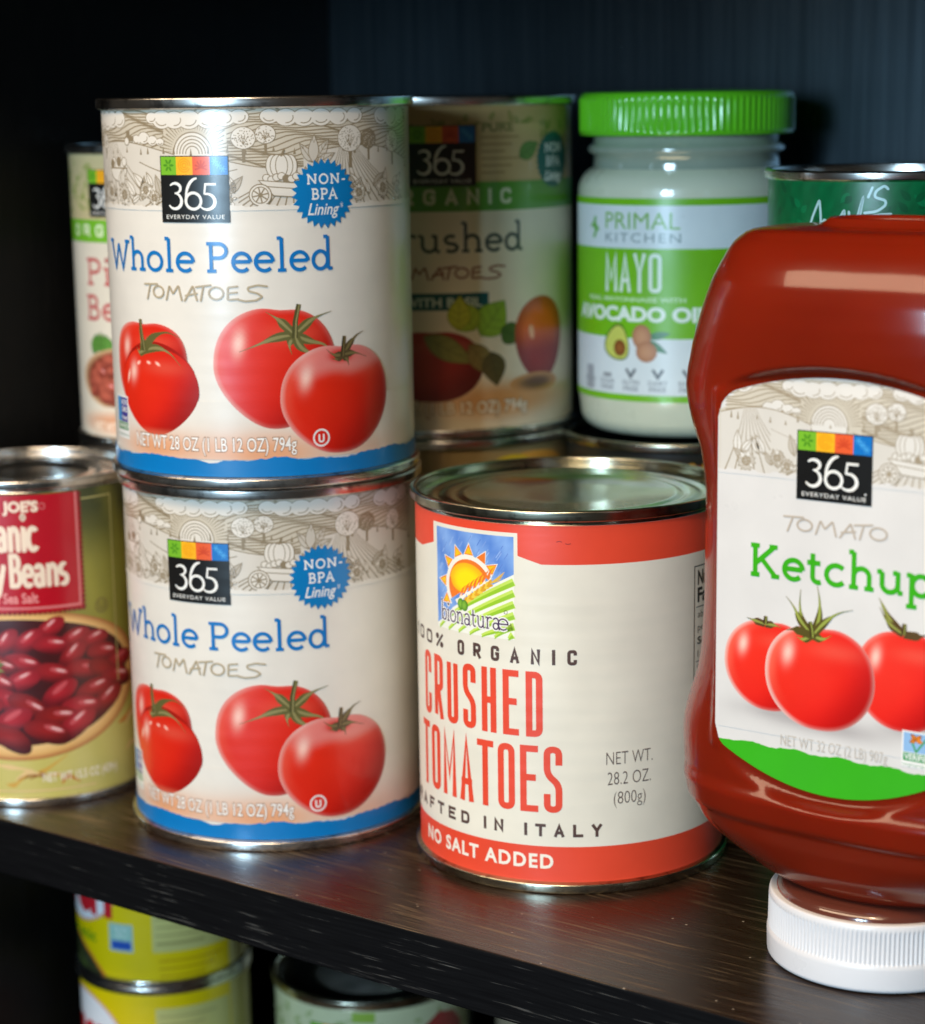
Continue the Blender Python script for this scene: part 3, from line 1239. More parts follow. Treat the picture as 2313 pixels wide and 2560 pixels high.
    if u0 < tx - 3 and sc == 1.0:
        A.rect(tx - 2, tz - 1, tx + 2.2, tz + .6, ink)
        A.rect(tx - 1.6, tz + .6, tx + .2, tz + 2.2, ink)
        A.up()
        A.ell(tx - 1.4, tz - 1, 1.2, 1.2, fill, 14)
        A.stroke(A_(tx - 1.4, tz - 1, 1.2, 1.2, 0, 345, 16), .3, ink, closed=False)
        A.up()
    # foreground growth along the bottom
    fl = []
    for i in range(52):
        x = X(-70 + i * 2.55 + rg.uniform(-.8, .8))
        if X(-6) < x < X(14) and wheel:
            continue
        zz = Z(86.6 + rg.random() * 5.0)
        fl.append((x, zz))
    for i, (x, zz) in enumerate(fl):
        ln = rg.uniform(4.5, 7.5) * sc
        a = rg.uniform(.5, 2.6)
        ex, ez = x + ln * math.cos(a), zz + ln * math.sin(a)
        if u0 + 2 < min(x, ex) and max(x, ex) < u1 - 2 and ez < z1 - 3 and zz - 1.2 > z0:
            leaf(A, x, zz, ln, a, ln * .20, fill if i % 3 else mix(fill, ink, .55), ink, .24 * sc, 4)
            if i % 4 == 3:
                A.up()
    A.up()
    for (x, zz, ln, a) in ((17, 98.4, 7, 2.2), (17, 98.4, 8.2, 1.5), (17.5, 98.4, 8.2, .95), (18, 98, 7, .45), (19, 96, 7.4, .1)):
        if u0 < X(x) - 6 and X(x) + 9 < u1:
            leaf(A, X(x), Z(zz), ln * sc, a, ln * .2 * sc, mix(fill, ink, .35), ink, .24 * sc, 5)
    A.up()
    for (x, zz, r) in ((-58, 89.8, 3.3), (-48.5, 88.9, 3.4), (-66, 89, 3.0), (-37.5, 90.6, 2.6), (-34, 88.3, 2.4), (33, 89, 2.8), (44, 90, 3.3), (53, 89, 3)):
        if u0 + r < X(x) < u1 - r:
            flower(A, X(x), Z(zz), r * sc, fill, ink, 13, x)
            A.up()
    if wheel and X(14) < u1:
        px, pz = X(7.2), Z(97.6)
        for dx, rx in ((-2.6, 2.0), (2.6, 2.0), (-1.3, 2.0), (1.3, 2.0), (0, 1.7)):
            A.ell(px + dx * sc, pz, (rx + .26) * sc, 3.5 * sc, ink, 18)
            A.up()
            A.ell(px + dx * sc, pz, rx * sc, 3.2 * sc, fill, 18)
            A.up()
        A.stroke([(px, pz + 3 * sc), (px + .8 * sc, pz + 4.6 * sc)], .7 * sc, ink)
        for k in range(7):
            qx, qz = px + (-4.6 + k * 1.5) * sc, pz - (3.5 + .5 * math.sin(k * 1.7)) * sc
            A.ell(qx, qz, 1.35 * sc, 1.2 * sc, ink, 12)
            A.up(.3)
            A.ell(qx, qz, 1.08 * sc, .95 * sc, fill, 12)
            A.up(.3)
        A.up()
        A.poly([(px - 7 * sc, pz - 4.2 * sc), (px + 7 * sc, pz - 5.4 * sc), (px + 5 * sc, pz - 9.4 * sc), (px - 2.6 * sc, pz - 8.8 * sc)], fill)
        A.stroke([(px - 7 * sc, pz - 4.2 * sc), (px + 7 * sc, pz - 5.4 * sc), (px + 5 * sc, pz - 9.4 * sc), (px - 2.6 * sc, pz - 8.8 * sc)], .34 * sc, ink, closed=True)
        A.stroke([(px - 5 * sc, pz - 6 * sc), (px + 6 * sc, pz - 7 * sc)], .3 * sc, ink)
        A.up()
        wx, wz = X(.6), Z(89.0)
        A.ell(wx, wz, 3.5 * sc, 3.4 * sc, ink, 24)
        A.up()
        A.ell(wx, wz, 3.15 * sc, 3.05 * sc, fill, 24)
        A.up()
        A.stroke(A_(wx, wz, 2.5 * sc, 2.4 * sc, 0, 348, 22), .3 * sc, ink, closed=True)
        for k in range(8):
            a = k * PI / 4 + .2
            A.stroke([(wx + .5 * sc * math.cos(a), wz + .5 * sc * math.sin(a)), (wx + 2.4 * sc * math.cos(a), wz + 2.4 * sc * math.sin(a))], .42 * sc, ink, cap=False)
        A.up()
        A.ell(wx, wz, .7 * sc, .7 * sc, ink, 10)
        A.up()
        flower(A, X(-8.5), Z(87.7), 2.2 * sc, fill, ink, 5, .3)
        A.up()
    # torn lower edge of the band
    return


def torn(A, u0, u1, zf, zbot, col, rg, step=1.6, amp=.35):
    P = []
    u = u0
    while u < u1:
        P.append((u, zf(u) + rg.uniform(-amp, amp)))
        u += rg.uniform(.5, 1.0) * step
    P.append((u1, zf(u1)))
    n = len(P)
    h = A.sub()
    for i in range(n - 1):
        a, b = P[i], P[i + 1]
        A.tri((a[0], zbot, col), (b[0], zbot, col), (b[0], b[1], col), h)
        A.tri((a[0], zbot, col), (b[0], b[1], col), (a[0], a[1], col), h)


def starburst(A, cx, cz, r0, r1, n, col):
    P = []
    for i in range(2 * n):
        a = PI * i / n + .08
        r = r1 if i % 2 == 0 else r0
        P.append((cx + r * math.cos(a), cz + r * math.sin(a)))
    h = A.sub()
    for i in range(2 * n):
        q, w = P[i], P[(i + 1) % (2 * n)]
        A.tri((cx, cz, col), (q[0], q[1], col), (w[0], w[1], col), h)


def base_wrap(A, R, z0, z1, fn, nz=1, ucover=None):
    """the whole paper wrapped round the tin"""
    du = cyl_du(R)
    n = 144
    h = A.sub()
    for k in range(n):
        a, b = (k - n // 2) * du, (k - n // 2 + 1) * du
        for j in range(nz):
            c, d = z0 + (z1 - z0) * j / nz, z0 + (z1 - z0) * (j + 1) / nz
            q = [(x, y, fn(x, y)) for x, y in ((a, c), (b, c), (b, d), (a, d))]
            A.tri(q[0], q[1], q[2], h)
            A.tri(q[0], q[2], q[3], h)
    A.up()


# ------------------------------------------------------------------ tin can builder
def can(root, R, H, label_art, label_mat, tin=None, lz=(3.6, 114.4), lid_mat=None, paper_gap=0.0, ring=True, seam=3.2, lip=1.6):
    """R label radius; parts: can_body, lid (ringed), top_rim, base_rim, label"""
    tin = tin or M_TIN
    r = R - 0.25
    Ro = R + lip
    s = seam
    # body wall with shallow beads, hidden under the paper but seen at its ends
    prof = [(r - 1.2, 0.8), (r, 1.6), (r, H - 1.6), (r - 1.0, H - .9)]
    lathe("can_body", prof, tin, root)

    def seamprof(zc, up):
        # double seam: outward roll
        P = []
        z0 = zc
        if up:
            P += [(r + .1, z0 - s - .5), (Ro - .5, z0 - s - .1)] + arcp(Ro - .45, z0 - s + .45, .45, -90, 0, 4) + [(Ro, z0 - 1.0)]
            P += arcp(Ro - .7, z0 - .7, .7, 0, 90, 6) + arcp(Ro - 1.3, z0 - .7, .7, 90, 180, 6) + [(Ro - 2.15, z0 - 3.9)]
        else:
            P += [(Ro - 2.15, z0 + 3.0)] + arcp(Ro - 1.3, z0 + .7, .7, 180, 270, 6) + arcp(Ro - .7, z0 + .7, .7, 270, 360, 6)
            P += [(Ro, z0 + s - 1.0)] + arcp(Ro - .5, z0 + s - .6, .5, 0, 90, 4) + [(r + .1, z0 + s + .35)]
        return P
    lathe("top_rim", seamprof(H, True), tin, root)
    lathe("base_rim", seamprof(0, False), tin, root)
    # lid panel: countersink then expansion rings
    zi = H - 3.9
    P = [(Ro - 2.13, zi + .02), (Ro - 2.6, zi - .5), (Ro - 3.4, zi - .55)]
    if ring:
        P += [(Ro - 4.2, zi + .3), (Ro - 5.2, zi + .9), (Ro - 7.5, zi + .9), (Ro - 8.3, zi + .45), (Ro - 9.6, zi + .35), (Ro - 10.6, zi + .9),
              (Ro - 13.2, zi + .95), (Ro - 14.0, zi + .5), (Ro - 15.4, zi + .45), (Ro - 16.3, zi + 1.0), (Ro - 17.4, zi + 1.0), (Ro - 18.2, zi + .6), (R * .3, zi + .55), (0.01, zi + .6)]
    else:
        P += [(Ro - 5, zi), (R * .62, zi), (R * .60, zi + .35), (R * .57, zi + .35), (R * .55, zi), (0.01, zi)]
    lathe("lid", P, lid_mat or tin, root)
    lathe("base_end", [(Ro - 2.1, 2.9), (Ro - 3.5, 2.4), (R * .5, 2.8), (.01, 2.8)], tin, root)
    return label_art.build("label", cyl_surf(R), cyl_du(R), label_mat, root)


# ------------------------------------------------------------------ label artwork
RB = 48.62
CR = C(40, 36, 34)


def art_whole_peeled():
    A = Art()
    rg = random.Random(11)
    z0, z1 = 3.6, 114.6
    band = C(206, 196, 180)
    ink = C(140, 124, 98)
    fill = C(224, 216, 204)
    base_wrap(A, RB, z0, z1, lambda u, v: PAPER)
    A.rect(-150, 85.6, 150, z1, band)
    A.up()
    frieze(A, 85.6, z1, -73, 63, C(202, 191, 172), fill, ink)
    A.up()
    torn(A, -75, 66, lambda u: 86.0 + .25 * math.sin(u * .7), 84.6, PAPER, rg, 1.2, .3)
    A.up()
    # peach reflections of the tomatoes on the table
    peach = C(222, 158, 116)
    A.rect(-62, 9.0, 58, 27.0, None, nx=60, ny=12,
           fn=lambda x, y: mix(PAPER, peach, min(1.0, 1.05 * math.exp(-((x + 38) / 17) ** 2 - ((y - 12) / 5.0) ** 2) + 1.05 * math.exp(-((x - 0) / 20) ** 2 - ((y - 11) / 6.5) ** 2)
                               + .5 * math.exp(-((x - 34) / 12) ** 2 - ((y - 10) / 5.0) ** 2)) * sstep(27, 20, y)))
    A.up()
    # left pair
    tomato(A, -41.2, 36.6, 17.0, 13.9, narrow=.16, rim=.3, sq=2.9)
    A.up()
    A.stroke([(-37.6 + 17.6 * math.cos(math.radians(a)), 29.0 + 14.2 * math.sin(math.radians(a))) for a in range(28, 160, 6)], 2.4, C(160, 20, 8),
             wf=lambda t: .3 + 2.6 * math.sin(PI * t))
    A.up()
    tomato(A, -37.6, 29.2, 17.0, 13.6, narrow=.34, rim=.0, top_gloss=0.0, glow=C(232, 120, 90))
    A.up()
    for (x, z, rx, rz, a) in ((-44.6, 37.6, 1.5, .8, .5), (-39.6, 38.0, 1.3, .7, -.2), (-35.6, 37.8, 1.6, .7, -.5), (-50.6, 33.2, .8, 3.2, -.35)):
        A.radial(x, z, lambda ph, rx=rx, rz=rz, a=a: (rx * math.cos(ph) * math.cos(a) - rz * math.sin(ph) * math.sin(a), rx * math.cos(ph) * math.sin(a) + rz * math.sin(ph) * math.cos(a)),
                 lambda s, ph, x, y: mix(C(252, 208, 188), C(232, 50, 24), sstep(.2, 1, s)), 3, 16)
    A.up()
    calyx(A, -41.4, 41.6, [[(0, 0), (4, 5), (11, 7), (16, 5)], [(0, 0), (6, 1.6), (12, 0), (16, -4.4)], [(0, 0), (-1.5, 3), (-2.6, 8)], [(0, 0), (-3, -1), (-4, 1)], [(0, .5), (1.5, 3.5), (1.7, 5)]],
          [(0, 0), (-1.2, 6), (-1.6, 10.5)], .92)
    A.up()
    # middle one behind, right one in front
    tomato(A, 3.6, 37.0, 19.2, 18.6, narrow=.36, rim=.28, lean=.1)
    A.up()
    calyx(A, 9.6, 47.0, [[(0, 0), (-6, -.6), (-12, -3), (-17, -4.8)], [(0, 0), (-5, 5), (-8.6, 7.2)], [(0, 0), (6, 5), (12, 6.6)], [(0, 0), (4, -2), (10, -3.4), (12.5, -7)], [(0, 0), (1.5, -4), (6, -6.5), (9, -7.4)], [(0, 0), (-2, -3), (-1, -6)]],
          [(0, -1), (.3, 4), (1.5, 9.2)], 1.0)
    A.up()
    tomato(A, 24.0, 26.6, 19.4, 16.9, narrow=.22, rim=.30, top_gloss=.24, lean=0.05)
    A.up()
    calyx(A, 25.4, 40.0, [[(0, 0), (3, 4), (6, 7), (9.6, 8.2)], [(0, 0), (5, .6), (11, -1.6)], [(0, 0), (-4, -.2), (-7, 2.4)], [(0, 0), (2, -2.2), (2.4, -4.4)], [(0, 0), (-3, -1.6), (-5, -1.2)]],
          [(-.3, -.6), (.1, 3), (.6, 7.0)], .82, C(84, 70, 44), C(120, 106, 66))
    A.up()
    # small green/blue seal at the left
    A.rect(-62.2, 12.6, -52.4, 26.2, WHITE)
    A.up()
    A.rect(-61.6, 17.9, -58.2, 25.6, C(60, 140, 200))
    A.rect(-58.2, 17.9, -53.0, 25.6, C(62, 50, 140))
    A.rect(-61.6, 15.3, -53.0, 17.7, C(40, 130, 60))
    A.up()
    for i, t in enumerate(("NON", "GMO", "Project")):
        A.text(t, -57.8, -53.3, 23.3 - i * 2.3, 1.7 if i < 2 else 1.3, WHITE, .02)
    A.text("VERIFIED", -61.3, -53.3, 15.8, 1.4, WHITE, .02)
    A.text("nongmoproject.org", -61.8, -52.8, 13.4, .9, C(60, 120, 60))
    # net weight in outlined white
    for wgt, col in ((.050, C(150, 104, 72)), (0.006, C(244, 240, 234))):
        A.text("NET WT 28 OZ (1 LB 12 OZ) 794g", -47.4, 9.2, 11.6, 4.1, col, wgt)
        A.up()
    A.stroke(A_(17.2, 14.9, 2.5, 2.5, 0, 348, 28), .55, WHITE, closed=True)
    block(A, "U", 16.2, 18.2, 13.4, 2.9, .55, WHITE)
    # blue ragged strip along the bottom
    torn(A, -152, 152, lambda u: 8.9 + .55 * math.sin(u * .16 + 1.2) + .25 * math.sin(u * .43), z0 + .02, C(0, 116, 184), rg, 1.6, .28)
    A.up()
    logo365(A, -31.1, 81.1, 22.5, 19.8)
    A.up()
    # round badge
    blue = C(0, 118, 182)
    starburst(A, 20.4, 89.1, 8.9, 10.5, 28, blue)
    A.up()
    slab(A, "NON-", 14.8, 27.6, 92.0, 2.9, .52, WHITE, track=.10)
    slab(A, "BPA", 16.2, 24.8, 87.4, 3.2, .52, WHITE, track=.04)
    A.text("Lining", 14.9, 25.2, 82.8, 3.4, WHITE, .012, shear=.30)
    A.text("*", 25.7, 26.7, 83.6, 2.6, WHITE)
    A.up()
    blue2 = C(0, 112, 184)
    slab(A, "Whole", -61.0, -20.8, 66.3, 8.9, 1.12, blue2)
    slab(A, "Peeled", -16.4, 22.4, 66.3, 8.9, 1.12, blue2)
    hand(A, ['T1', 'O1', 'M', 'A', 'T2', 'O2', 'E', 'S'], -39.8, 1.6, 57.5, 4.9, .62, C(176, 160, 132))
    return A


def art_crushed():
    A = Art()
    red = C(226, 72, 46)
    ink = C(84, 62, 56)
    cream = C(229, 222, 205)
    base_wrap(A, RB, 2.6, 113.4, lambda u, v: cream)
    # red bands
    A.rect(-152, 2.62, 152, 14.7, red)
    for (a, b) in ((-152, -58.5), (-8.5, 152)):
        A.rect(a, 101.7, b, 113.38, red)
    A.poly([(-58.5, 101.7), (-49.6, 104.2), (-49.6, 113.38), (-58.5, 113.38)], red)
    A.poly([(-15.8, 104.0), (-8.5, 101.7), (-8.5, 113.38), (-15.8, 113.38)], red)
    A.rect(-49.6, 110.8, -15.8, 113.38, red)
    A.up()
    # picture badge
    x0, x1, y0, y1 = -47.6, -17.0, 78.4, 109.6

    def sky(x, y):
        return mix(C(86, 130, 206), C(132, 170, 226), .5 + .5 * math.sin(x * .55 + y * .35))
    A.rect(x0, y0, x1, y1, None, fn=sky, nx=12, ny=12)
    A.up()
    rg = random.Random(2)
    for i in range(90):
        x, y = rg.uniform(x0 + 1, x1 - 3), rg.uniform(88, y1 - 3)
        l = rg.uniform(1, 2.6)
        A.stroke([(x, y), (x + l * .7, y + l)], .22, mix(C(70, 112, 196), C(170, 196, 236), rg.random()), cap=False)
    A.up()
    hillT = lambda x: 79.6 + (x - x0) * .62 - .0016 * (x - x0) ** 2 + (1.2 if x > -40 else 0)
    n = 20
    P = [(x0 + (x1 - x0) * i / n, min(y1, hillT(x0 + (x1 - x0) * i / n))) for i in range(n + 1)]
    A.poly(P + [(x1, y0), (x0, y0)], C(238, 236, 222))
    A.up()
    # green furrows sweeping up to the right
    g1, g2 = C(150, 196, 40), C(196, 222, 90)
    for i in range(9):
        b0 = (-46.5 + i * 4.6, y0 + .2)
        t1 = (x1, 96.0 - i * 3.4)
        if t1[1] < y0 + 1:
            t1 = (b0[0] + 6, y0 + 4.0)
        Q = []
        for q in range(9):
            t = q / 8.0
            x = b0[0] + (t1[0] - b0[0]) * t
            y = b0[1] + (t1[1] - b0[1]) * (t ** .82)
            if x <= x1 and y < hillT(x) - .6:
                Q.append((x, y))
        if len(Q) > 2:
            A.stroke(Q, 1.5, g2, wf=lambda t: .9 + 1.5 * t)
            A.up(.4)
            A.stroke([(x, y - .45) for x, y in Q], .8, g1, wf=lambda t: .35 + .9 * t)
            A.up(.4)
    A.up()
    # sun
    sx, sz = -33.0, 92.9
    white = C(240, 234, 218)
    org, yel = C(236, 120, 40), C(250, 206, 20)
    half = lambda r, e=0.0: A_(sx, sz, r, r, 28 + e, 212 - e, 26)
    A.poly(half(9.7), white)
    for a in (208, 177, 141, 114, 88.5, 60, 37):
        t = math.radians(a)
        c, s = math.cos(t), math.sin(t)
        for (r0, r1, w, col, dx) in ((9.2, 13.6, 2.2, white, 0), (9.8, 13.1, 1.75, org, 0), (10.1, 12.4, 1.30, C(248, 190, 24), 0)):
            A.poly([(sx + r0 * c - w * s, sz + r0 * s + w * c), (sx + r0 * c + w * s, sz + r0 * s - w * c), (sx + (r1 - .6) * c + .35 * s, sz + (r1 - .6) * s - .35 * c), (sx + r1 * c, sz + r1 * s), (sx + (r1 - .6) * c - .35 * s, sz + (r1 - .6) * s + .35 * c)], col)
            A.up(.5)
    A.up()
    A.poly(half(8.4), org)
    A.up()
    A.radial(sx - .6, sz + 1.3, lambda ph: ((7.3 if ph < PI else 6.9) * math.cos(ph) * (1 if ph < PI else .96), 5.9 * math.sin(ph) if ph < PI else (3.6 * math.sin(ph) * (1 if ph < 1.5 * PI else .3))),
             lambda s, ph, x, y: mix(C(252, 220, 20), C(246, 176, 30), sstep(.5, 1, s)), 6, 36)
    A.up()
    # flame-like strokes and wheat ear
    for i in range(7):
        bx, bz = -36.2 + i * 1.75, 89.3 + i * 1.12
        A.stroke([(bx, bz), (bx + 1.0, bz + 2.6), (bx + 2.2, bz + 4.0)], .8, org, wf=lambda t: 1.1 * (1 - t) + .1)
    A.up()
    for i in range(6):
        bx, bz = -38.2 + i * 2.3, 87.6 + i * 1.35
        A.stroke([(bx, bz), (bx + 1.6, bz + 1.2), (bx + 2.6, bz + 3.1)], .9, white, wf=lambda t: 1.3 * (1 - t) + .1)
    A.up()
    for i in range(9):
        bx, bz = -34.2 + i * 1.15, 88.3 + i * .80
        for sg in (-1, 1):
            A.ell(bx, bz + sg * .5, 1.15, .48, C(224, 160, 40) if (i + sg) % 2 else C(238, 200, 70), 10, .62 + sg * .35)
    for i in range(6):
        A.stroke([(-25, 94.8), (-21.5 + i * .3, 96 + i * .55)], .2, C(226, 180, 70), cap=False)
    A.up()
    for (x, z) in ((-34.6, 86.9), (-36.2, 87.2)):
        A.radial(x, z, lambda ph: (1.35 * math.cos(ph), 1.75 * math.sin(ph)), lambda s, ph, x, y: mix(C(130, 180, 60), C(62, 120, 30), s * s + .2 * x), 4, 18)
    A.up()
    # brand word
    cv = lambda x: .0 + .0 * x
    for w, col in ((1.25, C(238, 234, 226)), (.46, C(74, 48, 84))):
        slab(A, "bionatura", -45.6, -21.6, 80.9, 5.6, w, col, track=-.04)
        slab(A, "e", -22.2, -19.0, 80.9, 5.6, w, col)
        A.up()
    A.stroke(A_(-19.7, 86.6, .55, .55, 0, 340, 12), .14, ink)
    # lettering
    block(A, "100%", -66.5, -44.9, 71.8, 4.3, .85, ink, gap=.62, rad=.9)
    block(A, "ORGANIC", -37.9, 1.9, 71.3, 4.7, 1.0, ink, gap=1.25, rad=.8)
    block(A, "CRUSHED", -58.0, -8.4, 48.9, 20.2, 2.05, red, gap=.42, rad=2.2)
    block(A, "TOMATOES", -60.6, -2.6, 25.4, 20.8, 2.05, red, gap=.30, rad=2.2)
    block(A, "CRAFTED", -74, -33.8, 18.0, 4.0, .95, ink, gap=.72, rad=1.1)
    block(A, "IN", -28.2, -21.2, 18.0, 4.0, .95, ink, gap=.9, rad=1.1)
    block(A, "ITALY", -14.4, 9.3, 17.8, 4.0, .95, ink, gap=.85, rad=1.1)
    A.text("NO SALT ADDED", -57.4, -5.6, 7.8, 4.2, C(240, 230, 214), .03, space=1.18)
    th = C(88, 72, 68)
    A.text("NET WT.", 10.6, 25.8, 40.1, 4.0, th, -.012)
    A.text("28.2 OZ.", 11.0, 25.2, 33.8, 4.0, th, -.012)
    A.text("(800g)", 12.9, 23.4, 27.7, 3.9, th, -.012)
    # edge of the nutrition panel
    k = C(60, 54, 50)
    A.stroke([(75, 97.3), (42.6, 97.3), (42.6, 58.4), (75, 58.4)], .35, k, cap=False)
    A.text("Nutrition", 44.4, 60, 91.6, 4.2, k, .03)
    A.text("Facts", 44.4, 56, 86.2, 4.2, k, .03)
    for i, t in enumerate(("about 7 servings", "per container", "Serving size", "1/2 cup (121g)", "Calories", "per serving")):
        A.text(t, 44.4, 66, 81.2 - i * 4.1, 2.2, k, .02 if i in (2, 4) else -.01)
    for z in (84.6, 67.6):
        A.stroke([(43.6, z), (74, z)], .25, k, cap=False)
    # scuffs near the top seam
    A.stroke(A_(-3.2, 108.4, .8, .4, 20, 160, 5), .22, C(150, 40, 36))
    A.stroke(A_(-.6, 108.3, .8, .35, 200, 340, 5), .22, C(150, 40, 36))
    return A


def bean(A, x, z, l, w, a, c1, c2, hl=True):
    c, s = math.cos(a), math.sin(a)

    def bf(ph):
        px, pz = l * math.cos(ph), w * math.sin(ph) - .18 * w * math.cos(ph) ** 2
        return px * c - pz * s, px * s + pz * c
    A.radial(x, z, bf, lambda q, ph, dx, dz: mix(c1, c2, q * .5 + .55 * sstep(-.2, 1, (-dz / w))), 4, 22)
    if hl:
        A.up(.3)
        for (f, g, k, t, cc) in ((.22, .36, .46, .26, mix(c1, C(220, 110, 116), .45)), (.30, .40, .26, .11, C(236, 186, 184))):
            A.ell(x + f * l * c - g * w * s, z + f * l * s + g * w * c, k * l, t * w, cc, 10, a)
            A.up(.2)


def art_kidney():
    A = Art()
    rg = random.Random(5)
    R = 37.2
    gtop, gmid, gbot = C(64, 72, 40), C(142, 138, 56), C(202, 188, 108)

    def bgc(u, v):
        t = (v - 3) / 106
        base = mix(gbot, gmid, sstep(.1, .5, t))
        base = mix(base, gtop, sstep(.72, .95, t))
        return mix(base, C(176, 168, 60), .25 * math.sin(u * .3 + v * .11))
    base_wrap(A, R, 2.8, 109.2, bgc, nz=16)
    # amber cloth folds low down
    for i in range(26):
        x, z = rg.uniform(-40, 34), rg.uniform(4.5, 26)
        A.stroke(fillet([(x, z), (x + rg.uniform(2, 6), z + rg.uniform(-1, 4)), (x + rg.uniform(5, 13), z + rg.uniform(-2, 7))], 3, n=3), 1.2,
                 [C(196, 122, 50), C(226, 190, 132), C(150, 96, 40), C(206, 160, 70)][i % 4], wf=lambda t: .3 + 1.5 * math.sin(PI * t))
    A.up()
    # wooden bowl
    bx, bz = -8, 46
    A.radial(bx, bz, lambda ph: (47.5 * math.cos(ph), (29.5 if math.sin(ph) < 0 else 23) * math.sin(ph)),
             lambda s, ph, x, y: mix(C(226, 176, 106), C(168, 96, 50), sstep(.965, 1.0, s)) if s > .9 else C(232, 190, 128), 14, 72)
    A.up()
    A.radial(bx, bz, lambda ph: (42.6 * math.cos(ph), (24.4 if math.sin(ph) < 0 else 20) * math.sin(ph)),
             lambda s, ph, x, y: C(66, 18, 20), 3, 60)
    A.up()
    P = []
    tries = 0
    while len(P) < 95 and tries < 5000:
        tries += 1
        x, z = rg.uniform(-51, 35), rg.uniform(20, 66)
        ry = 22 if z < bz else 17
        if ((x - bx) / 39) ** 2 + ((z - bz) / ry) ** 2 > 1:
            continue
        if any(math.hypot(x - q[0], (z - q[1]) * 1.35) < 7.3 for q in P):
            continue
        P.append((x, z))
    P.sort(key=lambda q: -q[1])
    for (x, z) in P:
        sc = .82 + .35 * (66 - z) / 46
        t = rg.random()
        bean(A, x, z, 7.4 * sc, 3.6 * sc, rg.choice((rg.uniform(-.6, -.1), rg.uniform(.1, 1.0))), mix(C(186, 34, 48), C(150, 30, 26), t), mix(C(92, 12, 22), C(66, 14, 16), t))
        A.up(.45)
    A.up()
    for k in range(16):
        A.stroke([(-15, 49), (-15 + rg.uniform(-5, 4), 49 + rg.uniform(-4, 5))], .8, C(70, 120, 50) if k % 2 else C(130, 170, 90), wf=lambda t: 1.2 * (1 - t) + .1)
    A.up()
    # crimson panel with a deckled edge
    red = C(180, 8, 30)
    A.rect(-60, 68.4, 16.6, 108.6, red)
    for i in range(24):
        A.ell(16.9, 69 + i * 1.68, .75, .75, C(128, 14, 28), 8)
    for i in range(46):
        A.ell(-59 + i * 1.68, 68.2, .75, .75, C(128, 14, 28), 8)
    A.up()
    pink = C(214, 120, 120)
    A.stroke([(15.6, 108.6), (15.6, 69.8), (-60, 69.8)], .8, pink, cap=False)
    A.up()
    ivory = C(244, 220, 196)
    A.text("TRADER", -27.5, -10.6, 103.0, 3.3, ivory, .05)
    A.text("JOE'S", -8.9, 2.4, 103.0, 3.3, ivory, .05)
    A.stroke(A_(3.9, 104.6, 1.0, 1.0, 0, 340, 14), .3, pink)

    def fat(s, x0, x1, z, h, w):
        slab(A, s, x0, x1, z, h, w, ivory, track=-.02)
    fat("org", -24.5, -12.4, 89.5, 12.2, 1.75)
    fat("anic", -11.4, 1.6, 89.5, 12.2, 1.75)
    fat("Kidney", -36, -9.2, 77.2, 11.2, 1.7)
    fat("Beans", -8.0, 11.2, 77.2, 11.2, 1.7)
    A.text("with Sea Salt", -18.5, 1.1, 71.7, 3.3, C(232, 150, 146), .02)
    ln = C(196, 186, 120)
    A.stroke([(17.6, 105.8), (29.9, 105.8), (29.9, 40)], .45, ln, cap=False)
    A.stroke([(-40, 5.6), (18, 5.6)], .45, C(226, 190, 140), cap=False)
    A.stroke(A_(23.8, 68.0, 2.4, 2.4, 0, 350, 20), .45, C(120, 104, 60))
    A.stroke([(22.8, 69.2), (22.8, 67.3), (23.8, 66.7), (24.8, 67.3), (24.8, 69.2)], .4, C(120, 104, 60))
    A.text("NET WT 15.5 OZ (439g)", -.6, 27.1, 8.6, 3.0, C(240, 226, 200), .02)
    A.stroke([(39, 109), (39, 3)], .9, C(150, 30, 34), cap=False)
    return A


def frieze_small(A, z0, z1, u0, u1, base, ink, seed=1):
    """leafy drawing in green on the organic tins"""
    rg = random.Random(seed)
    A.rect(u0, z0, u1, z1, base)
    A.up()
    n = int((u1 - u0) * (z1 - z0) / 22)
    for i in range(n):
        x, z = rg.uniform(u0 + 4, u1 - 4), rg.uniform(z0 + 3, z1 - 4)
        a = rg.uniform(0, 2 * PI)
        ln = rg.uniform(2.5, 4)
        ex, ez = x + ln * math.cos(a), z + ln * math.sin(a)
        if z0 + .5 < ez < z1 - .5:
            leaf(A, x, z, ln, a, .8, mix(base, ink, rg.choice((.0, .25, .6))), ink, .25, 2)
            if i % 5 == 0:
                A.up(.3)
    A.up()


